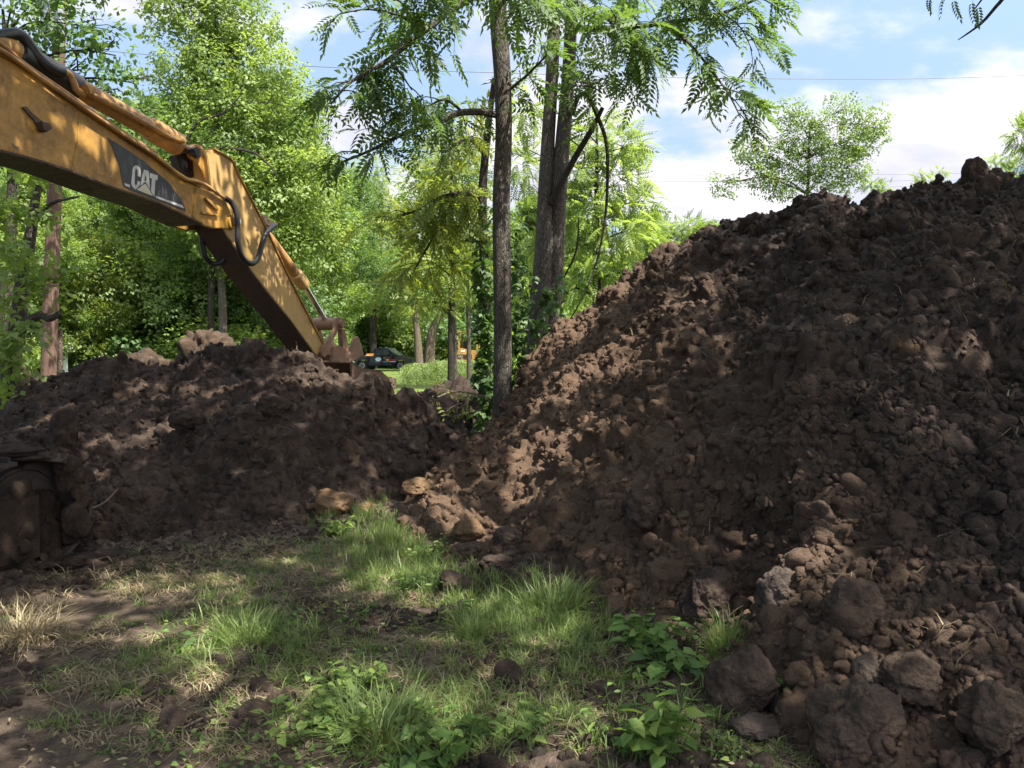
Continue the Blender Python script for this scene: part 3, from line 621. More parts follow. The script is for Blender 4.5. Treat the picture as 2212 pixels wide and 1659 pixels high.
# linkage and bucket
lk = MB(); cyl(lk, pl(*c5(500, 455), 0.0), NN_, .085, .46, 30); link_ = exb(lk, 'bucket_linkage', M['steel_mud'], smooth=True, bevel=.006)
for o in (.24, -.24):
    s_ = 1 if o > 0 else -1
    b = MB(); pts = [(690, 350), (735, 335), (785, 380), (785, 440), (740, 530), (640, 720), (560, 860), (520, 930), (500, 1050), (440, 1040), (420, 960), (450, 860), (540, 740), (640, 560)]
    b.prism([pl(*c5(x, y), .24) - NN_ * (.24 - o) for x, y in pts], -NN_ * .05 * s_); exb(b, 'idler_link', M['steel_mud'], link_, bevel=.01)
b = MB(); cyl(b, pl(*c5(755, 455), .25), NN_, .055, .08, 24); exb(b, 'link_pin', M['steel_mud'], link_, smooth=True, bevel=.006)
b = MB()
for o in (.15, -.23):
    b.prism([pl(*c5(x, y), .15) - NN_ * (.15 - o) for x, y in [(690, 540), (760, 560), (845, 960), (850, 1080), (790, 1080), (740, 1000), (700, 760)]], NN_ * .07)
b.prism([pl(*c5(x, y), .15) for x, y in [(745, 1000), (845, 1000), (835, 1130), (760, 1150)]], -NN_ * .34)
exb(b, 'power_link', M['steel_mud'], link_, bevel=.01)
bk = MB(); B0 = pl(*c5(430, 990), 0.)
def bq(s, z, off): p = B0 + H * s + NN_ * off; return Vector((p.x, p.y, B0.z + z))
prof = [(-.10, -.08), (.2, -.2), (.45, -.21), (.68, -.24), (.88, -.34), (1.05, -.55), (1.10, -.85), (.98, -1.08), (.7, -1.22), (.3, -1.28)]
for i in range(len(prof) - 1):
    (s0, z0), (s1, z1) = prof[i], prof[i + 1]; n = Vector((-(z1 - z0), (s1 - s0))).normalized() * .035
    bk.prism([bq(s0, z0, .52), bq(s1, z1, .52), bq(s1 - n.x, z1 - n.y, .52), bq(s0 - n.x, z0 - n.y, .52)], -NN_ * 1.04)
for o in (.52, -.49): bk.prism([bq(s, z, o) for s, z in prof + [(.0, -.9)]], -NN_ * .03)
bucket = exb(bk, 'bucket', M['steel_mud'], bevel=.006)
for o in (.20, -.24):
    b = MB(); b.prism([bq(s, z, o) for s, z in [(-.14, -.1), (-.1, .1), (.05, .12), (.3, .02), (.42, .22), (.52, .25), (.60, .14), (.66, -.02), (.3, -.12)]], NN_ * .05); exb(b, 'hinge_ear', M['steel_mud'], bucket, bevel=.008)
b = MB()
for k in range(5):
    o = -.44 + k * .22; b.prism([bq(.32, -1.25, o), bq(.06, -1.30, o), bq(.04, -1.33, o), bq(.32, -1.34, o)], NN_ * .09); 
exb(b, 'bucket_teeth', M['steel_mud'], bucket, bevel=.005)
# undercarriage: the near track points along the boom; its front end shows at the left edge of the photo
HB = A0 - H * 5.25; HB.z = 0
Rm = Matrix((NN_, H, Vector((0, 0, 1)))).transposed().to_4x4()
def hp(n, h, z): return HB + NN_ * n + H * h + Vector((0, 0, z))
def hb(mb, n, h, z, dn, dh, dz, M2=None): mb.box(hp(n, h, z), (dn, dh, dz), Rm @ M2 if M2 else Rm)
def track(nc, he=1.95, L_=4.1):
    Rt, wid = .37, .60; zc = .43; hc = he - L_ / 2; half = L_ / 2 - Rt; path = []; nst = 8; m = int(2 * half / .19)
    for k in range(m): path.append((hc - half + k * .19, zc + Rt, 0))
    for k in range(nst): a = PI / 2 - PI * (k + .5) / nst; path.append((hc + half + Rt * math.cos(a), zc + Rt * math.sin(a), a - PI / 2))
    for k in range(m): path.append((hc + half - k * .19, zc - Rt, PI))
    for k in range(nst): a = -PI / 2 - PI * (k + .5) / nst; path.append((hc - half + Rt * math.cos(a), zc + Rt * math.sin(a), a - PI / 2))
    sh = MB()
    for h_, z, a in path:
        M2 = Matrix.Rotation(a, 4, 'X')
        hb(sh, nc, h_, z, wid, .185, .03, M2)
        for dh_, dz_, sy, sz_, w2 in ((-.07, .03, .02, .045, wid), (.03, .03, .02, .045, wid), (0, -.05, .13, .07, .16)):
            q = M2 @ Vector((0, dh_, dz_)); hb(sh, nc, h_ + q.y, z + q.z, w2, sy, sz_, M2)
    t_ = exb(sh, 'crawler_track', M['track'], bevel=.004)
    b = MB(); hb(b, nc, hc - .15, zc - .05, .50, 2 * half - .10, .44); hb(b, nc, hc - .3, zc + .16, .3, 2 * half - .5, .2); exb(b, 'track_frame', M['track'], t_, bevel=.05)
    for hh in (hc + half, hc - half):
        b = MB(); cyl(b, hp(nc, hh, zc), NN_, .30, .12, 30); cyl(b, hp(nc, hh, zc), NN_, .12, .3, 24); exb(b, 'idler_wheel', M['track'], t_, smooth=True, bevel=.02)
    for k in range(6):
        b = MB(); cyl(b, hp(nc, hc - half + .4 + k * (2 * half - .8) / 5, .15), NN_, .085, .36, 18); exb(b, 'track_roller', M['track'], t_, smooth=True)
    b = MB(); hb(b, nc + (.27 if nc > 0 else -.27), hc + .05, zc - .09, .07, 2 * half - .2, .50); exb(b, 'track_guard', M['dirt_shade_mud'], t_, bevel=.03)
    return t_
tk, tk2 = track(1.10), track(-1.10)
cv, cf = [], []                                         # mud caked on the top run, in the frame and over the idler
for k in range(101):
    v, f = clod_shape(5 if 71 < k else 3, 300 + k, .3)
    if k < 34: c = hp(1.10 + RNG.uniform(-.27, .27), RNG.uniform(-.3, 1.80), .86 - (.05 if k % 2 else 0)); s = RNG.uniform(.08, .17); v = v * np.array([1.2, 1.2, .35])
    elif k < 66: c = hp(1.36, RNG.uniform(.2, 1.45), RNG.uniform(.10, .60)); s = RNG.uniform(.08, .18); v = v * np.array([.30, .9, .8])
    elif k < 72: c = hp(1.12, RNG.uniform(1.45, 1.86), RNG.uniform(.08, .35)); s = RNG.uniform(.08, .13); v = v * np.array([1, .9, 1])
    elif k < 76: c = hp(*[(1.26, 1.05, .36), (1.22, 1.50, .40), (1.24, 1.62, .30), (1.30, .55, .34)][k - 72]); s = 1.; v = v / np.abs(v).max(0) * np.array([.14, .42 if k in (72, 75) else .27, .27]); v = v @ np.array(Rm.to_3x3()).T
    elif k >= 90: a_ = RNG.uniform(-1.5, 1.45); rr2 = RNG.uniform(.25, .40); c = hp(RNG.uniform(1.32, 1.40), 1.58 + rr2 * math.cos(a_), .43 + rr2 * math.sin(a_)); s = RNG.uniform(.10, .19); v = v * np.array([.45, .8, .9])
    else: c = hp(1.10 + RNG.uniform(-.3, .4), RNG.uniform(1.3, 2.15), .03); s = RNG.uniform(.10, .17); v = v * np.array([1.2, 1.2, .6])
    cv.append(v * s + np.array(c) - np.array(ex.location)); cf.append(f + sum(len(a) for a in cv[:-1]))
tag(link('caked_mud', arr_mesh('caked_mud', np.concatenate(cv), np.concatenate(cf), M['dirt_shade_mud'], smooth=False), tk), kind='stuff')
b = MB(); hb(b, 0, 0, .62, 2.0, 1.5, .35); hb(b, 0, 0, .9, 1.1, 1.1, .25); exb(b, 'car_body', M['track'], bevel=.05)
# upper structure (outside the frame)
hm = MB()
hb(hm, 0, -1.0, 1.45, 2.5, 3.5, .7); hb(hm, 0, -2.2, 1.95, 2.5, 1.2, .7); house = exb(hm, 'upper_house', M['yellow'], bevel=.06)
hm = MB(); hb(hm, -.75, .1, 2.1, .95, 1.5, 1.6); cabo = exb(hm, 'cab', M['yellow'], bevel=.08)
hm = MB(); hb(hm, -.75, .15, 2.35, 1.0, 1.2, .8); exb(hm, 'window', M['glass'], cabo, bevel=.03)
# ------------------------------------------------------------------ foliage
def frond(n_pairs, L_, ll, lw, droop=.35, ang=65):
    """a compound leaf along +X: leaflets in pairs, one at the tip"""
    V, Fq = [], []
    def pt(t): return np.array([L_ * t, 0, -droop * L_ * t * t])
    def leaflet(p, d, l, w):
        sd = np.array([-d[1], d[0], 0]); i = len(V)
        V.extend([p, p + d * l * .42 + sd * w / 2 + (0, 0, -.02 * l), p + d * l + np.array([0, 0, -.32 * l]), p + d * l * .42 - sd * w / 2 + (0, 0, -.02 * l)]); Fq.append((i, i + 1, i + 2, i + 3))
    for k in range(n_pairs):
        t = .18 + .8 * k / n_pairs; a = math.radians(ang - 18 * t); s = 1 - .35 * abs(t - .45)
        for sg in (1, -1): leaflet(pt(t), np.array([math.cos(a), sg * math.sin(a), 0]), ll * s, lw * s)
    leaflet(pt(.98), np.array([1, 0, 0.]), ll, lw)
    i = len(V); w = L_ * .008
    a, b = pt(0), pt(.97); V.extend([a + (0, w, 0), b + (0, w * .4, 0), b - (0, w * .4, 0), a - (0, w, 0)]); Fq.append((i, i + 1, i + 2, i + 3))
    return np.array(V), np.array(Fq)
def simple_cluster(n, R_, l, w, seed):
    """a twig end with single leaves"""
    r = np.random.default_rng(seed); V, Fq = [], []
    for k in range(n):
        p = np.array([r.uniform(0, R_), r.normal() * R_ * .22, r.normal() * R_ * .15]); a = r.uniform(-1.6, 1.6); d = np.array([math.cos(a), math.sin(a), -.35 - r.uniform(0, .5)]); d /= np.linalg.norm(d)
        sd = np.cross(d, [0, 0, 1.]) + r.normal(size=3) * .35; sd /= np.linalg.norm(sd); s = r.uniform(.7, 1.2); i = len(V)
        V.extend([p, p + d * l * s * .4 + sd * w * s / 2, p + d * l * s, p + d * l * s * .4 - sd * w * s / 2]); Fq.append((i, i + 1, i + 2, i + 3))
    return np.array(V), np.array(Fq)
def place(tpl, Ps, D, scale, tint, roll=.5):
    """copies of a leaf template at Ps pointing along D"""
    n = len(Ps); D = D / np.linalg.norm(D, axis=1)[:, None]
    up = np.tile([0, 0, 1.], (n, 1)) + RNG.normal(size=(n, 3)) * roll
    Y_ = np.cross(up, D); Y_ /= np.linalg.norm(Y_, axis=1)[:, None] + 1e-9; Z_ = np.cross(D, Y_)
    Rm_ = np.stack([D, Y_, Z_], 2); v, f = tpl
    W_ = np.einsum('nij,vj->nvi', Rm_, v) * scale[:, None, None] + Ps[:, None, :]
    Fq = f[None] + (np.arange(n) * len(v))[:, None, None]
    return W_.reshape(-1, 3), Fq.reshape(-1, 4), np.repeat(tint, len(v)) + RNG.uniform(-.12, .12, n * len(v) // 4 + 1).repeat(4)[:n * len(v)]
def join(parts):
    Vs, Fs, Ts, o = [], [], [], 0
    for v, f, t in parts: Vs.append(v); Fs.append(f + o); Ts.append(t); o += len(v)
    return np.concatenate(Vs), np.concatenate(Fs), np.clip(np.concatenate(Ts), 0, 1)
FR_NEAR = frond(6, .34, .105, .046, .55, 58); FR_MID = frond(6, .40, .125, .05, .4); FR_FAR = frond(5, .34, .115, .052, .5, 58); FR_BIG = frond(5, .8, .30, .13, .4)
CL_MAPLE = simple_cluster(9, .28, .105, .085, 3); CL_POP = simple_cluster(12, .34, .085, .075, 5); CL_FINE = simple_cluster(14, .42, .10, .075, 12); CL_FAR = simple_cluster(12, .46, .125, .10, 8)

def crown_leaves(clumps, tpl, dens, keep=None, center=None, sc=(.75, 1.2), tint0=.5, tvar=.25, droop=.25):
    """leaf sprays filling ellipsoid clumps [(centre, (rx, ry, rz))], thicker towards the outside"""
    out = []
    for c, r in clumps:
        c = np.array(c); r = np.array(r) if hasattr(r, '__len__') else np.array([r] * 3)
        n = int(dens * (r[0] * r[1] * r[2]) ** (2 / 3)); 
        if n < 3: n = 3
        d = RNG.normal(size=(n, 3)); d /= np.linalg.norm(d, axis=1)[:, None]
        rad = RNG.random(n) ** .5; q = c + d * rad[:, None] * r
        q += np.stack([vnoise(q * 1.1, 7), vnoise(q * 1.1, 8), vnoise(q * 1.1, 9)], 1) * r * .30
        D = d + RNG.normal(size=(n, 3)) * .5; D[:, 2] -= droop
        t = tint0 + RNG.normal() * .10 + tvar * RNG.normal(size=n) * .5 + .10 * d[:, 2]
        if keep is not None:
            m = keep(q); q, D, t = q[m], D[m], t[m]
        if len(q): out.append(place(tpl, q, D, RNG.uniform(*sc, len(q)), t))
    return join(out)
def tree(label, cat, m_leaf, m_bark, trunks, clumps, tpl, dens, base=None, group=None, twigs=True, name='broadleaf_tree', extra=None, tint0=.5, keep=None, droop=.25, twig_r=.012, sc=(.75, 1.2)):
    """trunks: list of polylines [(x, y, z, r)...]; twigs run from the nearest trunk point to every clump"""
    base = Vector(base) if base else Vector(trunks[0][0][:3])
    root = empty(name, base); tag(root, label, cat, group)
    inv = Matrix.Translation(base).inverted()
    mb = MB(); nodes = []
    for k, tr_ in enumerate(trunks):
        q = [Vector(p[:3]) for p in tr_]
        mb.tube(q, [p[3] for p in tr_], 12 if tr_[0][3] > .05 else 7, smooth=4)
        for a, b in zip(tr_, tr_[1:]):
            for s in range(6): t = s / 6; nodes.append((Vector(a[:3]).lerp(Vector(b[:3]), t), a[3] * (1 - t) + b[3] * t))
    if twigs:
        for c, r in clumps:
            c = Vector(c); rr_ = r if not hasattr(r, '__len__') else min(r)
            o, orad = min(nodes, key=lambda n: (n[0] - c).length + max(0, n[0].z - c.z + .2) * 1.5)
            L_ = (c - o).length; mid = o.lerp(c, .5) + Vector((random.uniform(-.1, .1), random.uniform(-.1, .1), .12)) * L_
            r0 = min(orad * .6, .012 * L_ + .012)
            mb.tube([o, mid, c], [r0, r0 * .7, twig_r * .7], 6, smooth=4)
            for k in range(4):
                e = c + Vector((random.uniform(-1, 1), random.uniform(-1, 1), random.uniform(-.3, .9))) * rr_ * .9
                mb.tube([mid.lerp(c, random.uniform(.2, 1)), c.lerp(e, .5) + Vector((0, 0, .08)), e], [r0 * .5, r0 * .35, .004], 5, smooth=2)
    mb.build('trunk', m_bark, root, smooth=True, inv=inv)
    parts = []
    if clumps: parts.append(crown_leaves(clumps, tpl, dens, keep=keep, tint0=tint0, droop=droop, sc=sc))
    if extra: parts += extra
    if parts:
        v, f, t = join(parts); v = v - np.array(base)
        link('crown', arr_mesh('crown', v, f, m_leaf, t), root)
    return root
def copy_tree(o, parent=None):
    c = o.copy(); COL.objects.link(c); c.parent = parent
    for ch in list(o.children): copy_tree(ch, c)
    return c
def spray(limbs, tpl, n_tw, tl, per, up=.1, droop=.5, tint0=.4, keep=None, start=.15):
    """leafy twigs leaving limb polylines; returns leaves and twig polylines"""
    Ps, Ds, tw = [], [], []
    for lim in limbs:
        pts = [Vector(p[:3]) for p in lim]; n = max(2, int(n_tw * sum((b - a).length for a, b in zip(pts, pts[1:]))))
        for k in range(n):
            s = start + (1 - start) * (k + random.random()) / n; i = min(int(s * (len(pts) - 1)), len(pts) - 2); f = s * (len(pts) - 1) - i
            o = pts[i].lerp(pts[i + 1], f); T = (pts[i + 1] - pts[i]).normalized()
            d = Vector((random.gauss(0, 1), random.gauss(0, 1), random.gauss(up, .6))) + T * .9; d.normalize(); l = tl * random.uniform(.5, 1.3)
            e = o + d * l; mdl = o.lerp(e, .5) + Vector((0, 0, .06 * l)); e.z -= droop * l * .5
            tw.append([o, mdl, e])
            for j in range(per):
                t = .25 + .75 * (j + random.random() * .5) / per; q = (o.lerp(mdl, t * 2) if t < .5 else mdl.lerp(e, t * 2 - 1))
                dd_ = d * .6 + Vector((random.gauss(0, .8), random.gauss(0, .8), random.gauss(-droop * .6, .35)))
                Ps.append(q[:]); Ds.append(dd_[:])
    Ps = np.array(Ps); Ds = np.array(Ds); t = tint0 + RNG.normal(size=len(Ps)) * .16
    if keep is not None: m = keep(Ps); Ps, Ds, t = Ps[m], Ds[m], t[m]
    return place(tpl, Ps, Ds, RNG.uniform(.7, 1.15, len(Ps)), t), tw
def R_(pts): return [tuple(P(u, v, d)) + (r,) for u, v, d, r in pts]

# --- the tall slender walnut in the middle
def walnut(label, trunks, limbs, dens_tw, tl, per, m_bark, clumps=(), tint0=.35, tpl=FR_NEAR, name='walnut_tree', leaf='leaf_near', cat='tree', cd=60):
    lv, tw = spray(limbs, tpl, dens_tw, tl, per, tint0=tint0)
    t = tree(label, cat, M[leaf], m_bark, trunks + limbs, list(clumps), tpl, cd, name=name, extra=[lv], tint0=tint0)
    mb = MB()
    for w in tw: mb.tube(w, [.009, .006, .003], 4, smooth=2)
    mb.build('twigs', M['bark_dark'], t, inv=Matrix.Translation(t.location).inverted())
    return t
def vline(u, v0, v1, d0): return
g = P(1082, 935, 11.0)
T1 = [(g.x, g.y, g.z - .4, .135)] + R_([(1085, 850, 11.0, .125), (1086, 720, 11.0, .12), (1084, 560, 11.0, .118), (1083, 420, 11.0, .115), (1088, 300, 11.0, .11), (1086, 180, 11.0, .112), (1078, 60, 11.0, .115), (1072, -60, 11.0, .11), (1068, -400, 11.0, .08), (1060, -800, 11, .05)])
T1L = [R_([(1078, 250, 11, .045), (1040, 242, 10.9, .045), (985, 245, 10.7, .042), (940, 268, 10.5, .036), (880, 285, 10.3, .028), (800, 325, 10.1, .018), (735, 352, 10, .010)]),
       R_([(1000, 243, 10.8, .02), (960, 215, 10.6, .016), (905, 235, 10.5, .012), (850, 200, 10.3, .006)]),
       R_([(1062, -30, 11, .05), (985, 15, 10.6, .045), (905, 75, 10.2, .036), (840, 128, 9.9, .028), (760, 175, 9.7, .018), (715, 225, 9.6, .010)]),
       R_([(905, 75, 10.2, .025), (880, 40, 10, .02), (800, 20, 9.8, .012), (735, 30, 9.7, .006)]),
       R_([(840, 128, 9.9, .02), (870, 165, 9.8, .012), (890, 195, 9.8, .006)]),
       R_([(1072, -100, 11, .04), (1010, -60, 10.2, .03), (930, -20, 9.6, .02), (850, 0, 9.2, .01)]),
       R_([(1075, 20, 11, .03), (1110, -20, 10.2, .02), (1140, 10, 9.6, .01)]),
       R_([(1090, 200, 11, .025), (1130, 170, 10.8, .02), (1180, 120, 10.4, .010)])]
walnut('slender grey-barked walnut tree with the straightest single trunk, rising between the two heaps', [T1], T1L, 7.5, .48, 5, M['bark'])
# low, broken-looking branch of a second thin ivy-clad tree behind it
T3 = R_([(1050, 960, 12.0, .085), (1049, 800, 12.0, .08), (1047, 600, 12.0, .07), (1042, 430, 12, .065), (1052, 300, 12, .05), (1068, 170, 12, .035)])
T3L = [R_([(1046, 470, 12, .045), (1030, 425, 11.9, .042), (1000, 417, 11.8, .036), (950, 428, 11.6, .03), (900, 455, 11.5, .018), (850, 470, 11.4, .01)]),
       R_([(985, 420, 11.8, .026), (955, 480, 11.7, .022), (920, 540, 11.6, .014), (885, 600, 11.5, .008)]), R_([(1000, 417, 11.8, .02), (1010, 450, 11.7, .016), (1002, 480, 11.7, .008)]),
       R_([(1050, 340, 12, .03), (1010, 300, 11.8, .02), (960, 330, 11.6, .01)])]
t3 = walnut('thin dark ivy-wrapped tree trunk just left behind the straight walnut trunk', [T3], T3L, 8, .5, 5, M['bark_dark'], tint0=.62, leaf='leaf_yel', name='walnut_tree', tpl=FR_MID)
# double-stemmed walnut
g2 = P(1178, 700, 13.2)
T2a = [(g2.x - .12, g2.y, .3, 0.224)] + R_([(1165, 690, 13.2, 0.185), (1172, 600, 13.2, 0.163), (1176, 520, 13.2, 0.146), (1178, 430, 13.2, 0.125), (1184, 300, 13.2, 0.107), (1192, 170, 13.2, 0.099), (1198, 30, 13.2, 0.095), (1202, -120, 13.2, 0.086), (1205, -500, 13, 0.052)])
T2b = [(g2.x + .22, g2.y + .05, .3, 0.172)] + R_([(1192, 690, 13.25, 0.163), (1197, 600, 13.25, 0.146), (1203, 500, 13.25, 0.133), (1208, 400, 13.2, 0.125), (1218, 280, 13.2, 0.116), (1228, 160, 13.2, 0.103), (1234, 30, 13.2, 0.095), (1240, -150, 13.2, 0.086), (1250, -600, 13, 0.043)])
T2L = [R_([(1235, 60, 13.2, .05), (1300, 62, 12.6, .045), (1390, 55, 12, .036), (1470, 45, 11.6, .028), (1560, 28, 11.2, .02), (1650, -8, 11, .012)]),
       R_([(1440, 50, 11.7, .024), (1490, 95, 11.4, .020), (1535, 150, 11.1, .016), (1575, 205, 10.9, .012), (1600, 255, 10.8, .007)]),
       R_([(1240, -60, 13.2, .05), (1330, -40, 12.4, .04), (1420, -30, 11.6, .03), (1500, -10, 11, .02)]),
       R_([(1238, 0, 13.2, .03), (1290, 30, 12, .022), (1340, 60, 11.4, .012), (1370, 110, 11, .006)]),
       R_([(1200, -40, 13.2, .03), (1180, -30, 12.2, .02), (1160, 20, 11.6, .01)]),
       R_([(1225, 150, 13.2, .02), (1260, 175, 12.6, .014), (1300, 200, 12, .008)]),
       R_([(1560, 28, 11.2, .012), (1600, 60, 11, .008), (1625, 110, 10.9, .005)]),
       R_([(1300, 62, 12.6, .02), (1350, 100, 12, .012), (1385, 150, 11.6, .006)])]
dead = [R_([(1190, 440, 13.1, .06), (1215, 390, 13.0, .05), (1245, 335, 12.9, .045), (1275, 285, 12.8, .042), (1302, 232, 12.7, .03)]),
        R_([(1236, 250, 13.1, .035), (1250, 208, 13, .036), (1270, 208, 12.9, .034), (1288, 245, 12.8, .032), (1310, 310, 12.7, .028), (1312, 400, 12.7, .024), (1306, 480, 12.7, .018), (1290, 560, 12.7, .014), (1260, 640, 12.6, .012), (1225, 700, 12.6, .008)]),
        R_([(1218, 600, 13, .012), (1245, 540, 12.9, .016), (1250, 470, 12.9, .01)]), R_([(1307, 480, 12.7, .01), (1318, 540, 12.6, .006), (1330, 590, 12.6, .003)]), R_([(1230, 300, 13, .012), (1262, 330, 12.8, .008), (1255, 370, 12.8, .004)])]
t2 = walnut('forked walnut tree with two thick parallel stems and an arching dead bough', [T2a, T2b], T2L, 7, .5, 5, M['bark'])
b = MB()
for d_ in dead: b.tube([p[:3] for p in d_], [p[3] for p in d_], 9, smooth=5)
b.build('dead_bough', M['bark_dark'], t2, smooth=True, inv=Matrix.Translation(t2.location).inverted())
# ivy on the trunk bases
def ivy(label, spots, n, seed):
    v5 = [];
    tpl = simple_cluster(5, .08, .10, .07, seed); Ps, Ds = [], []
    for k in range(n):
        u, v, d, w = random.choice(spots); q = P(u + random.gauss(0, w), v + random.gauss(0, 38), d + random.uniform(-.22, .12)); Ps.append(q[:]); Ds.append((random.gauss(0, .6), -.6, random.gauss(-.3, .4)))
    Ps = np.array(Ps); v, f, t = place(tpl, Ps, np.array(Ds), RNG.uniform(.7, 1.3, n), .45 + RNG.normal(size=n) * .2, .9)
    o = Ps.mean(0); ob = link('ivy', arr_mesh('ivy', v - o, f, M['leaf_dark'], np.clip(t, 0, 1))); ob.location = o
    return tag(ob, label, 'climbing plant')
ivy('dark ivy leaves climbing the thin trunk left of the straight walnut', [(1046, v, 11.8, 9) for v in range(480, 900, 40)] + [(1050, v, 11.8, 11) for v in range(680, 920, 40)], 280, 3)
ivy('bunch of ivy leaves filling the gap between the straight walnut and the forked one', [(1128, v, 12.3, 17) for v in range(690, 860, 30)] + [(1118, v, 12.0, 9) for v in range(520, 700, 45)], 260, 5)
ivy('leafy sprig of creeper at the foot of the forked walnut on the heap', [(1175, 672, 12.2, 22), (1205, 660, 12.3, 14)], 55, 7)
for lbl, Lp in (('leafy twigs of a branch hanging in at the top right corner of the photo', [R_([(2230, -60, 6.2, .02), (2160, 5, 6.2, .016), (2120, 50, 6.2, .012), (2072, 85, 6.2, .005)]), R_([(2300, -120, 6.2, .02), (2140, -40, 6.3, .012), (2100, 10, 6.3, .004)]), R_([(2200, -80, 6.2, .02), (2030, -25, 6.3, .012), (2000, 0, 6.3, .004)])]),):
    pass

# --- background broadleaf trees read off the photo: (u, v, depth) clumps
def blob(u, v, d, ru, rv=None, rd=None):
    rv = rv or ru; return (tuple(P(u, v, d)), (ru / F * d, (rd or min(ru, rv)) / F * d, rv / F * d))
def bgtree(label, tu, d, lean, clumps, leaf='leaf_bg', tpl=FR_MID, dens=260, r=.2, top=None, bark='bark_dark', tint0=.5, split=3, extra_limbs=(), sc=(.75, 1.2), droop=.25):
    cl = [blob(*c[:2], d + (c[2] if len(c) > 2 else 0), *c[3:]) for c in clumps]
    g_ = P(tu, 800, d); tp = P(tu + lean, top or min(c[1] for c in clumps) + 30, d)
    tr_ = [(g_.x, g_.y, -.1, r), (g_.x + (tp.x - g_.x) * .2, g_.y, tp.z * .3, r * .85), (g_.x + (tp.x - g_.x) * .6, g_.y + .2, tp.z * .62, r * .55), (tp.x, tp.y, tp.z, r * .15)]
    return tree(label, 'tree', M[leaf], M[bark], [tr_] + [R_(l) for l in extra_limbs], cl, tpl, dens, base=(g_.x, g_.y, 0), group='trees around the clearing', tint0=tint0, sc=sc, droop=droop)
bgtree('tall bright green poplar-like tree towering over the excavator arm', 455, 24, 10, [(430, 60, 0, 95, 80), (510, 40, .5, 85, 85), (480, 160, 0, 120, 95), (570, 190, 0, 70, 90), (400, 190, .5, 90, 80), (560, 130, .5, 55, 70), (350, 290, 0, 95, 75), (470, 290, -.5, 120, 90), (590, 300, 0, 85, 90), (650, 250, 0, 60, 80), (650, 400, 0, 85, 90), (560, 420, -.6, 100, 80), (680, 520, .4, 60, 85), (600, 530, 0, 90, 80), (510, 530, 0, 90, 60), (380, 0, 0, 60, 60), (460, -60, 0, 90, 60)], dens=300, r=.1, tpl=CL_POP, tint0=.62, sc=(.8, 1.3), extra_limbs=[[(395, 330, 22.6, .05), (425, 265, 22.5, .045), (480, 245, 22.4, .03), (525, 200, 22.4, .015)], [(470, 320, 22.6, .05), (550, 330, 22.4, .035), (600, 380, 22.3, .012)]])
bgtree('feathery green tree with a rounded top right of the excavator arm', 806, 66, 0, [(800, 400, 0, 75, 65), (770, 440, 0, 70, 60), (850, 450, 0, 70, 60), (740, 500, .5, 60, 60), (800, 520, 0, 85, 70), (870, 530, 0, 70, 70), (750, 590, 0, 75, 60), (840, 610, -.5, 90, 60), (900, 600, 0, 60, 60)], dens=130, r=.30, tint0=.42, tpl=FR_FAR, sc=(.9, 1.5))
bgtree('yellow-green tree filling the gap left of the straight walnut trunk', 975, 22, 0, [(950, 400, 0, 60, 55), (1000, 380, 0, 50, 70), (1010, 300, 0, 45, 60), (980, 480, 0, 70, 60), (900, 560, 0, 70, 50), (960, 580, -.4, 80, 50), (1010, 560, 0, 50, 60), (930, 650, -.4, 70, 40), (880, 490, 0, 45, 40)], leaf='leaf_yel', dens=230, r=.11, tint0=.4, tpl=FR_NEAR, droop=.0)
bgtree('broad light green tree right of the forked walnut, before the tall heap', 1290, 21, 0, [(1290, 300, 0, 75, 60), (1350, 320, 0, 50, 50), (1250, 360, 0, 60, 60), (1330, 400, 0, 80, 65), (1270, 460, 0, 75, 65), (1350, 500, -.4, 70, 60), (1290, 560, 0, 85, 60), (1350, 590, 0, 60, 40), (1390, 440, .4, 40, 50), (1260, 620, 0, 60, 50), (1130, 350, .5, 45, 70), (1135, 500, .5, 40, 80), (1140, 620, .5, 40, 60), (1140, 240, .5, 40, 50)], leaf='leaf_bg', dens=230, r=.15, tint0=.62)
bgtree('soft green tree between the broad light tree and the tall heap', 1420, 40, 0, [(1400, 510, 0, 55, 45), (1440, 560, 0, 60, 45), (1380, 580, 0, 50, 45), (1485, 495, 0, 42, 32), (1500, 540, 0, 50, 40)], dens=420, r=.2, tint0=.5, tpl=FR_FAR)
bgtree('open-crowned pale green tree standing against the sky behind the ridge of the tall heap', 1745, 26, 5, [(1720, 245, 0, 32, 26), (1760, 262, 0, 22, 20), (1830, 235, 0, 34, 30), (1880, 270, 0, 34, 32), (1735, 300, 0, 40, 32), (1790, 310, 0, 45, 32), (1850, 310, 0, 38, 32), (1760, 355, 0, 60, 32), (1830, 365, 0, 50, 30), (1760, 405, 0, 70, 24), (1650, 340, 0, 42, 26), (1690, 330, 0, 25, 24), (1610, 320, 0, 24, 22), (1640, 385, 0, 42, 20), (1565, 398, 0, 28, 18), (1690, 405, 0, 40, 20)], leaf='leaf_bg', dens=520, r=.12, tint0=.3, tpl=CL_FINE, bark='bark', sc=(.5, .8))
bgtree('small rounded tree top showing over the ridge between the open-crowned tree and the perched clod', 1890, 44, 0, [(1880, 398, 0, 24, 14), (1908, 405, 0, 20, 13)], dens=350, r=.15, tpl=FR_FAR)
bgtree('low pale tree top just left of the perched clod on the ridge', 2010, 50, 0, [(1990, 378, 0, 18, 9), (2030, 376, 0, 16, 9), (2010, 395, 0, 34, 13)], dens=300, r=.15, tpl=FR_FAR)
bgtree('pale tree top right of the perched clod on the ridge', 2165, 42, 0, [(2150, 352, 0, 20, 12), (2180, 345, 0, 18, 14), (2165, 372, 0, 34, 15)], dens=350, r=.15, tpl=FR_FAR)
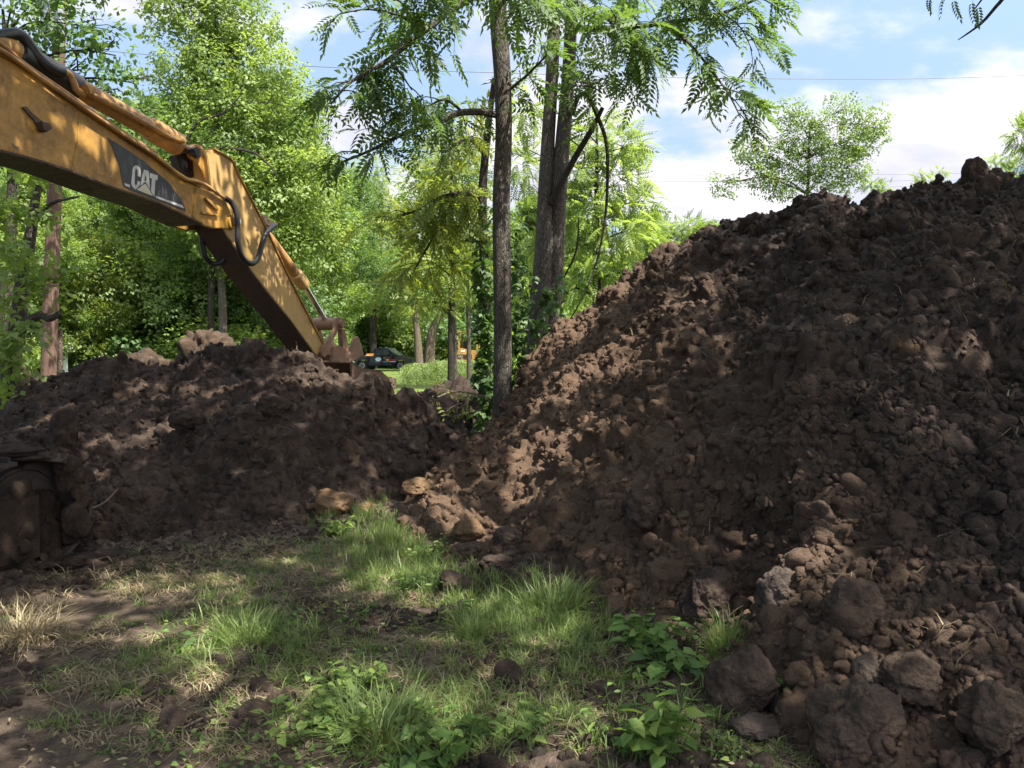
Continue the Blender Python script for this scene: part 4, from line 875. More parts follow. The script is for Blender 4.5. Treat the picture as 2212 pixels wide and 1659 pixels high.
bgtree('tree crown cut by the right edge of the photo over the ridge', 2240, 30, 0, [(2220, 290, 0, 40, 36), (2245, 340, 0, 45, 40), (2260, 250, 0, 40, 40), (2300, 330, 0, 60, 60)], dens=260, r=.16, tpl=FR_MID)
# left side: dark maple with an overhanging crown, and its leaning trunk
bgtree('dark leafy maple behind the boom at the upper left corner of the photo', 12, 13, -6, [(30, 60, 0, 75, 60), (120, 50, 0, 80, 60), (200, 60, 0, 60, 50), (90, 140, 0, 80, 55), (180, 150, 0, 75, 55), (250, 120, .4, 45, 45), (240, 200, 0, 50, 40), (20, 170, 0, 60, 60), (300, 180, .5, 45, 35), (60, -60, 0, 110, 70), (190, -50, 0, 70, 40), (300, 250, .5, 55, 40)], leaf='leaf_dark', dens=150, r=.13, tint0=.6, tpl=CL_MAPLE, top=20)
lt = R_([(-6, 900, 10.2, .12), (12, 850, 10.2, .11), (30, 750, 10.2, .10), (48, 620, 10.2, .085), (60, 540, 10.3, .075), (70, 480, 10.3, .06), (80, 400, 10.3, .05)])
lv_, tw_ = spray([R_([(70, 480, 10.3, .03), (90, 410, 10, .02), (80, 385, 9.8, .01)]), R_([(10, 820, 10.2, .03), (30, 700, 9.8, .02), (60, 620, 9.6, .01)]), R_([(0, 640, 10, .03), (20, 560, 9.8, .02), (10, 460, 9.7, .01)]), R_([(60, 540, 10, .03), (40, 500, 9.8, .02), (20, 520, 9.7, .01)]), R_([(0, 760, 10, .03), (30, 740, 9.8, .02), (40, 800, 9.7, .01)])], CL_MAPLE, 7, .5, 6, tint0=.6)
tree('leaning dark trunk with a broken stub at the left edge above the low heap', 'tree', M['leaf_bg'], M['bark'], [lt, R_([(30, 745, 10.2, .06), (55, 700, 10, .055), (85, 682, 9.9, .045), (108, 688, 9.8, .04), (130, 676, 9.75, .03)]), R_([(70, 480, 10.3, .04), (110, 440, 10.1, .025), (170, 425, 10, .012)])],
     [blob(5, 470, 11, 40, 60), blob(10, 560, 11.5, 42, 50), blob(5, 650, 11, 40, 45), blob(15, 740, 11, 35, 40)], CL_MAPLE, 110, extra=[lv_], tint0=.55, name='leaning_tree')

# --- woodland belt: four kinds of tree, copied
def proto(k, hgt, leaf, tpl, dens, tint0, wide=1., low=.18):
    rg = random.Random(50 + k); cl = []; r0 = hgt * .22 * wide
    for j in range(26):
        z = hgt * rg.uniform(low, .95); a = rg.uniform(0, 2 * PI); sh = math.sin(PI * min(.95, (z / hgt) ** .8 * .9 + .1)) ** .6; rad = r0 * sh * rg.uniform(.3, 1.15)
        cl.append(((rad * math.cos(a), rad * math.sin(a), z), tuple(hgt * .085 * rg.uniform(.8, 1.3) * q for q in (1.15, 1.15, .8))))
    tr_ = [(0, 0, -.2, .17), (rg.uniform(-.2, .2), 0, hgt * .3, .14), (rg.uniform(-.4, .4), .2, hgt * .62, .08), (0, 0, hgt * .93, .02)]
    return tree('x', 'tree', M[leaf], M['bark_dark'], [tr_], cl, tpl, dens, base=(0, 0, 0), group='woodland trees beyond the clearing', tint0=tint0)
PR = [proto(0, 13, 'leaf_bg', CL_FAR, 210, .5), proto(1, 11, 'leaf_bg', CL_FINE, 230, .4, 1.2), proto(2, 15, 'leaf_dark', CL_FAR, 210, .8, 1.0), proto(3, 9, 'leaf_yel', CL_FAR, 190, .35, 1.1)]
SPOT = []   # (u, depth, scale, kind, label)
KN = ['leafy green tree', 'feathery green tree', 'dark green tree', 'yellow-green tree']
rg = random.Random(9)
row = [(-60, 27), (20, 33), (75, 24), (150, 30), (215, 25), (270, 34), (330, 28), (385, 33), (440, 30), (505, 34), (560, 28), (590, 36), (620, 33), (640, 46)]
WH = ['left of the utility pole', 'left of the utility pole', 'by the utility pole', 'under the boom', 'under the boom', 'under the boom', 'under the boom', 'between boom and arm', 'between boom and arm', 'behind the arm', 'behind the arm', 'behind the arm', 'right of the arm', 'right of the arm']
for i, (u, d) in enumerate(row): SPOT.append((u, d, [.62, .8, .5, .62, .55, .75, .62, .72, .62, .75, .7, .8, .75, .8][i], [1, 2, 0, 1, 3, 2, 0, 2, 1, 0, 2, 1, 0, 1][i], WH[i], 'nearer'))
row2 = [(u, 48 + rg.uniform(0, 10)) for u in range(-150, 720, 62)]
for u, d in row2: SPOT.append((u + rg.uniform(-15, 15), d, rg.uniform(.75, .95), rg.randrange(3), 'deep in the wood on the left', 'farther'))
for u, d in [(720, 78), (765, 84), (800, 72), (850, 90), (880, 76), (925, 74), (955, 84), (1000, 78), (1040, 86), (1085, 74), (1130, 82), (1170, 70), (1220, 82), (1270, 60), (1330, 66), (1390, 58), (1450, 66), (1520, 62)]:
    SPOT.append((u, d, rg.uniform(.8, 1.1) if u < 1250 else .8, rg.choice([0, 1, 2, 0]), 'behind the pickup and the meadow' if u < 960 else ('behind the walnut trunks' if u < 1250 else 'behind the broad light tree'), 'farther'))
first = {}
for i, (u, d, s, k, where, dep) in enumerate(SPOT):
    o = PR[k] if k not in first else copy_tree(PR[k]); first[k] = 1
    q = P(u, 800, d); o.location = (q.x, q.y, 0); o.scale = (s * rg.uniform(.95, 1.25), s * rg.uniform(.95, 1.25), s); o.rotation_euler = (0, 0, rg.uniform(0, 6.28))
    o['label'] = '%s in the %s row %s' % (KN[k], dep, where); o['category'] = 'tree'
# bare trunks that show between the crowns
def bare(label, pts, bark, group=None):
    t = R_(pts); t[0] = (t[0][0], t[0][1], -.1, t[0][3] * 1.25)
    b0 = Vector(t[0][:3]); r_ = empty('bare_trunk_tree', (b0.x, b0.y, 0)); tag(r_, label, 'tree', 'trees around the clearing')
    b = MB(); b.tube([p[:3] for p in t], [p[3] for p in t], 12, smooth=4); b.build('trunk', M[bark], r_, smooth=True, inv=Matrix.Translation(r_.location).inverted())
    tp = t[-1]; v, f, tt = crown_leaves([((tp[0] + random.uniform(-1, 1), tp[1] + random.uniform(-1, 1), tp[2] + random.uniform(-.2, 2.0)), (1.5, 1.5, .9)) for k in range(5)], CL_FINE, 130, tint0=.5)
    link('crown', arr_mesh('crown', v - np.array(r_.location), f, M['leaf_bg'], tt), r_)
bare('grey trunk standing behind the peak of the low heap, left of the arm', [(482, 790, 24, .12), (481, 680, 24, .115), (478, 590, 24, .10), (480, 500, 24, .09)], 'bark')
bare('slim pale trunk right of the pickup bonnet', [(906, 790, 58, .28), (902, 730, 58, .24), (896, 680, 58, .2), (890, 620, 58, .15)], 'bark_pale')
bare('leaning pale trunk between the pickup and the yellow loader', [(926, 790, 60, .34), (930, 740, 60, .36), (940, 700, 60, .28), (965, 665, 60, .18)], 'bark_pale')
bare('straight brown trunk just left of the yellow loader', [(980, 800, 34, .15), (978, 700, 34, .14), (974, 560, 34, .12), (972, 430, 34, .10)], 'bark')
bare('thin grey trunk in front of the yellow loader', [(1014, 800, 34, .09), (1012, 700, 34, .085), (1009, 600, 34, .07)], 'bark')
bare('dark forked trunk in the wood left of the tan heap', [(338, 800, 26, .16), (345, 720, 26, .13), (362, 670, 26, .1)], 'bark_dark')
bare('dark upright trunk in the wood under the boom', [(226, 800, 30, .15), (228, 700, 30, .14), (236, 600, 30, .12)], 'bark_dark')
bare('dim slender trunk in the wood behind the mailbox', [(186, 800, 34, .14), (190, 700, 34, .12), (194, 600, 34, .1)], 'bark_dark')
bare('dim trunk in the wood near the edge of the tan heap', [(300, 800, 32, .14), (304, 700, 32, .12), (300, 560, 32, .1)], 'bark_dark')
# undergrowth bushes at the wood's edge
def bush_proto(k, leaf, tpl):
    rg_ = random.Random(80 + k); cl = [((rg_.uniform(-1, 1), rg_.uniform(-.7, .7), rg_.uniform(.3, 1.5)), (.62, .62, .5)) for _ in range(11)]
    r_ = empty('bush'); v, f, t = crown_leaves(cl, tpl, 190, tint0=.5); link('foliage', arr_mesh('foliage', v, f, M[leaf], t), r_)
    b = MB()
    for c, _ in cl: b.tube([(0, 0, 0), (c[0] * .5, c[1] * .5, c[2] * .6), c], [.03, .02, .006], 5, smooth=2)
    b.build('stems', M['bark_dark'], r_); return r_
BP = [bush_proto(0, 'leaf_dark', CL_MAPLE), bush_proto(1, 'leaf_bg', CL_MAPLE), bush_proto(2, 'leaf_bg', CL_FINE)]; fb = {}
bs = [(60, 26, 1.3, 1), (160, 29, 1.2, 0), (230, 26, 1.1, 1), (285, 26, 1.4, 0), (350, 27, 1.3, 0), (410, 25, 1.3, 2), (520, 25, 1.3, 1), (545, 26, 1.2, 2), (570, 27, 1.2, 0), (612, 30, 1.2, 0), (655, 44, 1.3, 1), (735, 70, 2.3, 0), (775, 74, 2.4, 1), (840, 74, 2.6, 0), (880, 70, 2.4, 2), (920, 68, 2.2, 1), (960, 68, 2.6, 0), (1000, 75, 2.8, 0), (1050, 74, 2.8, 0), (1130, 55, 1.5, 1), (1215, 45, 2.0, 2), (1210, 40, 2.2, 0), (1270, 32, 1.9, 1), (1330, 30, 1.8, 2), (1190, 24, 1.0, 2), (1260, 22, 1.3, 2)]
bw = ['beside the pole', 'behind the mailbox', 'under the boom', 'left of the tan heap', 'behind the low tan heap', 'behind the tan heap', 'behind the top of the low heap', 'left of the arm', 'at the foot of the arm', 'just right of the arm', 'behind the linkage of the bucket', 'between the arm and the pickup', 'behind the pickup bed', 'behind the pickup cab', 'above the pickup bonnet', 'by the pale trunks', 'left of the loader', 'behind the loader', 'right behind the loader', 'between the walnut trunks', 'behind the forked walnut', 'low behind the forked walnut', 'at the heap edge right of the forked walnut', 'at the heap edge under the broad light tree', 'just behind the gap of the walnut trunks', 'close behind the forked walnut']
bk_ = ['dark leafy', 'bright leafy', 'feathery']
for (u, d, s, k), w in zip(bs, bw):
    o = BP[k] if k not in fb else copy_tree(BP[k]); fb[k] = 1; q = P(u, 800, d); o.location = (q.x, q.y, -.1); o.scale = (s, s, s * .95); o.rotation_euler = (0, 0, rg.uniform(0, 6))
    tag(o, '%s bush %s' % (bk_[k], w), 'bush', 'bushes at the edge of the wood')
# ------------------------------------------------------------------ shade trees standing beside and behind the photographer
LIT = [(860, 1150, .3), (930, 1215, .22), (1000, 1290, .2), (1160, 1310, .22), (1080, 1350, .16), (800, 1130, .3), (960, 1100, .3), (1010, 1160, .3), (1480, 520, .30), (1430, 570, .35), (1390, 610, .35), (1340, 650, .35), (1300, 690, .35), (1230, 740, .35), (1400, 690, .30), (1350, 760, .42), (1270, 800, .45), (1190, 850, .42), (1400, 800, .32), (1330, 850, .42), (1240, 900, .45), (1170, 960, .45), (1100, 1010, .45),
       (1280, 960, .26), (1190, 1030, .25), (1030, 1060, .42), (950, 1080, .40), (890, 1065, .35), (1000, 1130, .38), (920, 1130, .3), (1060, 1150, .25), (1700, 435, .34), (1640, 455, .28), (1780, 430, .30), (1730, 480, .25), (1570, 470, .25),
       (2140, 560, .14), (2120, 640, .2), (2110, 760, .2), (2150, 700, .14), (1990, 480, .14), (1900, 970, .20), (1850, 1070, .22), (1800, 1180, .20), (1750, 1240, .22), (1880, 1290, .2), (1820, 1440, .1), (1700, 1010, .1), (1860, 1490, .16), (1890, 1590, .16), (1830, 1500, .10), (1650, 1460, .10),
       (320, 880, .22), (345, 860, .18), (255, 930, .20), (150, 890, .14), (130, 950, .12), (400, 720, .3), (225, 1000, .18), (245, 1050, .22), (640, 1050, .12), (430, 850, .14), (640, 850, .13), (380, 760, .2), (240, 800, .2), (680, 790, .25), (560, 800, .12), (90, 1040, .10), (470, 735, .4), (860, 820, .3), (960, 880, .5), (1010, 900, .3),
       (720, 1110, .25), (830, 1120, .32), (880, 1160, .30), (760, 1140, .2), (920, 1200, .22), (860, 1240, .14), (290, 1255, .20), (230, 1275, .16), (340, 1290, .12), (40, 1345, .20), (520, 1215, .10), (640, 1260, .1), (1000, 1310, .10), (1040, 1370, .14), (1120, 1400, .12), (1250, 1650, .14), (700, 1500, .10), (860, 1540, .12), (960, 1450, .12), (1100, 1520, .13), (1420, 1540, .16), (1440, 1610, .14), (1580, 1390, .16), (1390, 1360, .12), (1310, 1360, .10), (420, 1330, .14), (540, 1360, .10), (600, 1420, .08), (1180, 1290, .12), (1260, 1470, .10), (300, 1600, .08), (1000, 1620, .12)]
LQ = np.array([hit(u, v)[:] for u, v, _ in LIT]); LR = np.array([r for *_, r in LIT]); SV = np.array(SUN)
BOOMQ = np.array([pl(u, v, BW)[:] for u, v in [(40, 220), (110, 300), (230, 330), (205, 260), (370, 420), (330, 370), (480, 370), (470, 300), (520, 440), (540, 560), (600, 640), (650, 720), (450, 440), (700, 750), (300, 250), (240, 215), (380, 300)]])
def shade_keep(q):
    k = np.ones(len(q), bool)
    for o, r in list(zip(LQ, LR * 1.2 + .10)) + [(o, .27) for o in BOOMQ]:
        w = q - o; t = w @ SV; d = np.linalg.norm(w - t[:, None] * SV, axis=1); k &= ~((d < r) & (t > 0))
    k &= ~((q[:, 2] < EYE + .50 * q[:, 1] + .5) & (np.abs(q[:, 0]) < .72 * q[:, 1] + 1.0) & (q[:, 1] > .3))
    return k
rs = random.Random(21); cells = []
for ix in range(16):
    for iy in range(11):
        x = -5.6 + ix * 1.02 + rs.uniform(-.4, .4); y = -1.0 + iy * .98 + rs.uniform(-.4, .4)
        if y > 8.2: continue
        for l in range(2): cells.append(((x, y, max(7.1, EYE + .5 * y + 1.6) + l * 1.1 + rs.uniform(-.3, .6)), (.95, .95, .55)))
ST = [('shade tree spreading overhead on the left of the clearing', (-4.3, .4)), ('shade tree spreading overhead close behind the photographer', (1.6, -2.6)), ('shade tree spreading overhead beside the right end of the tall heap', (6.6, -.6)), ('shade tree leaning over the back of the tall heap', (11.2, 4.2))]
for i, (lb, (x, y)) in enumerate(ST):
    mine = [c for c in cells if min(range(4), key=lambda j: (c[0][0] - ST[j][1][0]) ** 2 + (c[0][1] - ST[j][1][1]) ** 2) == i]
    mxx = sum(c[0][0] for c in mine) / len(mine); myy = sum(c[0][1] for c in mine) / len(mine)
    tree(lb, 'tree', M['leaf_near'], M['bark'], [[(x, y, -.2, .3), (x, y, 3, .25), (x * .8 + mxx * .2, y * .8 + myy * .2, 6, .2), (mxx, myy, 8, .12), (mxx, myy, 9.4, .04)]], mine, FR_BIG, (28, 22, 33, 38)[i], keep=shade_keep, name='shade_tree', droop=.1, sc=(.6, 1.0))
# twigs that hang into the top right corner of the view
cl_ = [R_([(2330, -60, 5.6, .02), (2200, -30, 5.6, .012), (2160, 5, 5.6, .012), (2120, 50, 5.6, .009), (2070, 86, 5.6, .003)]), R_([(2200, -60, 5.6, .012), (2090, -30, 5.6, .008), (2010, -5, 5.6, .003)]), R_([(2150, -50, 5.6, .012), (2120, 0, 5.6, .006), (2100, 25, 5.6, .003)])]
lv_, _t = spray(cl_, FR_NEAR, 7, .12, 3, tint0=.4, start=.3); 
tree('thin leafy branch hanging into the top right corner above the tall heap', 'branch', M['leaf_near'], M['bark_dark'], [c for c in cl_], [], FR_NEAR, 1, name='hanging_branch', extra=[place(FR_NEAR, np.array([P(u, v, 5.6)[:] for u, v in [(2010, -10), (2060, -5), (2100, 0), (2110, 10), (2045, -15)]]), np.array([(-.4, 0, -1.), (.1, .2, -1), (-.2, 0, -1), (.4, 0, -1), (-.6, 0, -.7)]), np.full(5, .38), np.full(5, .4))])
for o in bpy.data.objects:
    if o.name.startswith('hanging_branch'): pass

# ------------------------------------------------------------------ utility pole, mailbox, cables
pb = P(104, 830, 14); pt_ = P(136, -160, 14)
po = empty('utility_pole', (pb.x, pb.y, 0)); tag(po, 'tall weathered wooden utility pole behind the low heap at the left', 'utility pole'); IV = Matrix.Translation(po.location).inverted()
b = MB(); b.tube([(pb.x - .02, pb.y, -.2), pb.lerp(pt_, .0), pb.lerp(pt_, .5), pt_], [.125, .122, .108, .09], 18); b.build('shaft', M['pole'], po, smooth=True, inv=IV)
q = P(113, 35, 13.8); b = MB(); cyl(b, q, (0, 0, 1), .17, .62, 24); cyl(b, q + Vector((0, 0, .36)), (0, 0, 1), .05, .14, 12); b.build('transformer', M['grey'], po, smooth=True, inv=IV, bevel=.01)
q = P(128, 800, 14.2); q2 = P(129, 712, 14.2); b = MB(); b.tube([(q.x, q.y, -.1), q2], .045, 12); tag(b.build('wooden_post', M['bark_pale'], None, smooth=True), 'thin brown post standing right against the utility pole', 'post')
d_ = 24; q = P(139, 752, d_); mbx = empty('mailbox', (q.x, q.y, 0)); tag(mbx, 'small white mailbox on a post in the grass behind the utility pole', 'mailbox'); IV = Matrix.Translation(mbx.location).inverted()
b = MB(); r_ = .10; lp_ = [(q.x - .17, q.y - .12, q.z - .12)] + [(q.x - .17 + 0, q.y - .12 * math.cos(a), q.z + .03 + .12 * math.sin(a)) for a in np.linspace(0, PI, 9)] + [(q.x - .17, q.y + .12, q.z - .12)]
b.prism(lp_, (.40, 0, 0)); b.build('box', M['mailbox'], mbx, inv=IV, bevel=.01)
b = MB(); b.box((q.x, q.y, (q.z - .12) / 2), (.14, .1, q.z - .12)); b.build('post', M['mailbox'], mbx, inv=IV, bevel=.006)
b = MB(); b.box((q.x + .1, q.y - .14, q.z + .05), (.03, .02, .16)); b.build('flag', M['mailbox'], mbx, inv=IV)
def cable(label, pts, r):
    b = MB(); b.tube(pts, r, 5, smooth=6); tag(b.build('power_line', M['wire'], None), label, 'power line', 'power lines across the sky')
def ext(a, b_, k): return a + (a - b_) * k
for lbl, p, r in [('highest power line crossing the sky from the walnut crowns to the right edge', [(500, 133, 33), (1100, 158, 33), (1650, 170, 33), (2212, 163, 33)], .011),
                  ('uppermost of the three close power lines low over the ridge', [(640, 352, 60), (1100, 372, 60), (1500, 378, 60), (2212, 372, 60)], .013),
                  ('middle one of the three close power lines low over the ridge', [(640, 368, 60), (1100, 384, 60), (1500, 392, 60), (2212, 386, 60)], .013),
                  ('lowest of the three close power lines low over the ridge', [(640, 384, 60), (1100, 398, 60), (1500, 404, 60), (2212, 400, 60)], .013)]:
    q = [P(*k) for k in p]; cable(lbl, [ext(q[0], q[1], 1.5) + Vector((0, 0, .8))] + q + [ext(q[-1], q[-2], 1.5) + Vector((0, 0, .8))], r)

# ------------------------------------------------------------------ pickup
pr = P(766, 799.5, 63.2); tk_ = empty('pickup_truck', (pr.x, pr.y, 0), math.radians(-16)); tag(tk_, 'dark navy pickup truck with printed doors parked at the edge of the wood', 'pickup truck')
tk_.scale = (.96, .96, .96)
def arch(cx, r, z0, n=9): return [(cx + r * math.cos(a), z0 + r * math.sin(a)) for a in np.linspace(0, PI, n)]
def sidep(mb, poly, y0, y1): mb.prism([(x, y0, z) for x, z in poly], (0, y1 - y0, 0))
TW = .92
b = MB(); body = [(0, .50), (-.02, 1.02), (.02, 1.06), (2.0, 1.07), (4.0, 1.08), (4.75, 1.0), (5.08, .90), (5.12, .62), (5.05, .38), (4.66, .36)] + arch(4.22, .44, .38) + [(3.7, .33), (1.6, .33)] + arch(1.08, .44, .38) + [(.6, .42)]
sidep(b, body, -TW, TW); bod = b.build('body', M['navy'], tk_, bevel=.03)
b = MB(); b.prism([(1.98, y, z) for y, z in [(-.88, 1.05), (.88, 1.05), (.74, 1.66), (-.74, 1.66)]], (.01, 0, 0))
rf = [(2.0, -.86, 1.05), (2.0, .86, 1.05), (2.08, -.72, 1.62), (2.08, .72, 1.62), (2.2, -.7, 1.69), (2.2, .7, 1.69), (3.0, -.7, 1.69), (3.0, .7, 1.69), (3.85, -.82, 1.08), (3.85, .82, 1.08)]
b = MB(); b.add(rf, [(0, 2, 3, 1), (2, 4, 5, 3), (4, 6, 7, 5), (6, 8, 9, 7), (0, 8, 6, 4, 2), (1, 3, 5, 7, 9), (0, 1, 9, 8)]); cab = b.build('cab', M['navy'], tk_, bevel=.02)
def sidefilm(name, m, poly, parent, y=-TW, tilt=False, n=1):
    b = MB(); f = (lambda x, z: (x, -(.86 - (z - 1.05) * .245) - .012, z)) if tilt else (lambda x, z: (x, y - .008, z))
    b.prism([f(x, z) for x, z in poly], (0, .006, 0)); return b.build(name, m, parent)
sidefilm('side_window', M['glass'], [(2.15, 1.13), (2.2, 1.58), (2.62, 1.60), (2.62, 1.13)], cab, tilt=True)
sidefilm('side_window', M['glass'], [(2.70, 1.13), (2.70, 1.60), (2.98, 1.60), (3.58, 1.13)], cab, tilt=True)
b = MB(); b.prism([(3.02, -.62, 1.68), (3.02, .62, 1.68), (3.80, .72, 1.13), (3.80, -.72, 1.13)], (.012, 0, .012)); b.build('windscreen', M['glass'], cab)
b = MB(); b.box((1.0, 0, 1.075), (1.9, 1.6, .03)); b.build('bed_hollow_shade', M['rubber'], bod)  # dark sheet stands for the shade inside the hollow bed
b = MB(); b.box((1.0, -.87, 1.085), (1.92, .07, .03)); b.build('bed_rail_highlight', M['chrome'], bod, bevel=.01)  # chrome strip puts the sun highlight on the bed rail
b = MB(); b.box((1.62, -.3, 1.17), (.75, .5, .18)); b.build('tool_box', M['orange'], tk_, bevel=.02)
b = MB(); b.box((1.62, -.32, 1.10), (.85, .6, .05)); b.build('toolbox_tray', M['white'], tk_, bevel=.01)
b = MB(); b.box((2.55, 0, 1.73), (.35, .5, .07)); b.build('roof_highlight', M['chrome'], cab, bevel=.02)  # chrome block added for the sun highlight on the roof
b = MB(); b.box((-.01, -.86, .83), (.10, .13, .26)); b.build('tail_light', M['red'], bod, bevel=.015)
b = MB(); b.box((-.08, 0, .50), (.12, 1.75, .16)); b.build('bumper', M['chrome'], bod, bevel=.02)
b = MB(); b.box((5.06, -.72, .82), (.10, .3, .16)); b.build('headlight', M['glass'], bod, bevel=.015)
b = MB(); b.prism([(3.45, -.93, 1.1), (3.55, -.93, 1.1), (3.55, -.93, 1.24), (3.45, -.93, 1.26)], (0, -.18, 0)); b.build('wing_mirror', M['navy'], cab, bevel=.01)
sidefilm('door_seam', M['rubber'], [(2.10, .45), (2.11, .45), (2.11, 1.06), (2.10, 1.06)], bod); sidefilm('door_seam', M['rubber'], [(3.64, .45), (3.65, .45), (3.65, 1.06), (3.64, 1.06)], bod)
b = MB(); b.box((2.95, -.94, .93), (.2, .03, .035)); b.build('door_handle', M['chrome'], bod, bevel=.005)
sidefilm('door_emblem', M['lightblue'], [(2.42 + .24 * math.cos(a), .84 + .15 * math.sin(a)) for a in np.linspace(0, 2 * PI, 22)[:-1]], bod)
sidefilm('door_stripe', M['blue'], [(2.18, .60), (3.9, .63), (3.9, .71), (2.18, .70)], bod)
sidefilm('door_print', M['red'], [(2.38, .62), (2.82, .62), (2.82, .69), (2.38, .69)], bod, y=-TW - .006)
sidefilm('door_print', M['red'], [(3.35, .74), (3.88, .74), (3.88, .86), (3.35, .86)], bod)
sidefilm('door_print', M['orange'], [(3.08, .69), (3.32, .69), (3.32, .87), (3.08, .87)], bod, y=-TW - .006)
sidefilm('door_print', M['white'], [(3.36, .64), (3.86, .65), (3.86, .70), (3.36, .69)], bod, y=-TW - .006)
for x in (1.08, 4.22):
    for s in (-1, 1):
        b = MB(); cyl(b, (x, s * .80, .36), (0, 1, 0), .36, .24, 30); w_ = b.build('wheel', M['rubber'], tk_, smooth=True, bevel=.03)
        b = MB(); cyl(b, (x, s * .925, .36), (0, 1, 0), .235, .02, 26); r_ = b.build('rim', M['rim'], w_, smooth=True)
        b = MB(); cyl(b, (x, s * .94, .36), (0, 1, 0), .07, .03, 16); b.build('hub_cap', M['rubber'], r_)
        for k in range(5):
            a = 2 * PI * k / 5; b = MB(); cyl(b, (x + .15 * math.cos(a), s * .935, .36 + .15 * math.sin(a)), (0, 1, 0), .04, .012, 10); b.build('rim_hole', M['rubber'], r_)

# ------------------------------------------------------------------ yellow loader in the wood
lo = P(985, 775, 60); ld = empty('track_loader', (lo.x, lo.y, 0), math.radians(-6)); tag(ld, 'yellow track loader with an open cab half hidden in weeds and trees', 'loader')
Y = M['yellow']
b = MB(); b.box((.70, 1.0, .85), (1.5, 2.0, .75)); bd_ = b.build('body', Y, ld, bevel=.05)
b = MB(); b.prism([(.06, .1, 1.2), (1.42, .1, 1.2), (1.42, .1, 1.42), (.9, .1, 1.46), (.3, .1, 1.62), (.06, .1, 1.45)], (0, 1.4, 0)); b.build('hood', Y, ld, bevel=.03)
b = MB(); cyl(b, (1.52, 1.0, .98), (0, 1, 0), .36, 1.9, 26); b.build('side_tank', M['orange_pipe'], ld, smooth=True, bevel=.03)
b = MB(); b.prism([(-.04, -.012, .88), (1.14, -.012, .88), (1.14, -.012, 1.16), (-.04, -.012, 1.16)], (0, .01, 0)); bn = b.build('rear_band', M['black'], ld)
b = MB(); b.prism([(-.04, -.016, .83), (1.14, -.016, .83), (1.14, -.016, .865), (-.04, -.016, .865)], (0, .01, 0)); b.build('red_stripe', M['red'], bn)
def word(txt, size, loc, m, parent, name):
    c = bpy.data.curves.new(name, 'FONT'); c.body = txt; c.size = size; c.materials.append(m); c.offset = size * .02; o = bpy.data.objects.new(name, c); COL.objects.link(o)
    bpy.context.view_layer.update(); me = bpy.data.meshes.new_from_object(o); bpy.data.objects.remove(o); w = link(name, me, parent); w.matrix_local = Matrix.Translation(loc) @ Matrix.Rotation(PI / 2, 4, 'X'); return w
word('CAT', .17, (.16, -.022, .96), M['white'], bn, 'lettering'); word('956', .17, (.78, -.022, .95), M['white'], bn, 'number')
b = MB(); b.prism([(.30, .085, 1.33), (.62, .085, 1.33), (.66, .085, 1.47), (.36, .085, 1.49)], (0, .01, 0)); b.build('warning_plate', M['white'], ld)
cb = MB(); 
for x, y in ((.16, .35), (.82, .30), (1.45, .35), (.16, 1.7), (1.45, 1.7)): cb.box((x, y, 2.05), (.13 if x != .82 else .18, .12, 1.35))
cb.box((.5, .35, 1.50), (.75, .1, .12)); cb.box((1.12, .35, 1.32), (.6, .1, .12)); cabf = cb.build('cab_frame', Y, ld, bevel=.02)
b = MB(); b.box((.80, 1.0, 2.75), (1.55, 1.65, .10)); b.build('roof', Y, cabf, bevel=.03)
b = MB(); b.box((.6, 1.2, 1.7), (.5, .5, .8)); b.build('seat', M['rubber'], ld, bevel=.05)
for y0 in (.0, 1.7):
    b = MB(); b.tube([(-.2, y0 + .2, .3), (1.8, y0 + .2, .3)], .30, 16); b.build('crawler_track', M['track'], ld, smooth=True)

# ------------------------------------------------------------------ grass and weeds
def blades(Ps, h, w, az, lean, tint):
    n = len(Ps); t = np.array([0, .4, .75, 1.]); ww = np.array([1, .85, .55, .06])
    D = np.stack([np.cos(az), np.sin(az), 0 * az], 1); Sd = np.stack([-np.sin(az), np.cos(az), 0 * az], 1)
    rot_ = RNG.uniform(0, PI, n); Sd = Sd * np.cos(rot_)[:, None] + D * np.sin(rot_)[:, None] * .6
    V = np.zeros((n, 8, 3))
    for k in range(4):
        up = t[k] * (1 - lean * .45 * t[k]); out = lean * t[k] ** 1.7
        c = Ps + D * (out * h)[:, None]; c[:, 2] += np.maximum(up - .50 * np.maximum(lean - .6, 0) * t[k] ** 2, .04 * t[k]) * h
        V[:, 2 * k] = c - Sd * (w * ww[k] / 2)[:, None]; V[:, 2 * k + 1] = c + Sd * (w * ww[k] / 2)[:, None]
    Fq = np.array([(0, 1, 3, 2), (2, 3, 5, 4), (4, 5, 7, 6)])[None] + (np.arange(n) * 8)[:, None, None]
    return V.reshape(-1, 3), Fq.reshape(-1, 4), np.repeat(tint, 8)
GX = GV[near]
from_x0, from_y0 = -4.6, 2.6
_gx = np.nonzero((xs >= -4.61) & (xs < 3.6))[0]; _gy = np.nonzero((ys >= 2.59) & (ys < 9.0))[0]; _G = GV[:, 2].reshape(len(ys), len(xs))
def gz(x, y):
    i = np.clip(np.searchsorted(xs, x), 1, len(xs) - 1); j = np.clip(np.searchsorted(ys, y), 1, len(ys) - 1); return _G[j, i]
def gp(u, v):                                      # ground point shown at image u, v
    y = gdist(v); return np.array([(u - CX) / F * y, y])
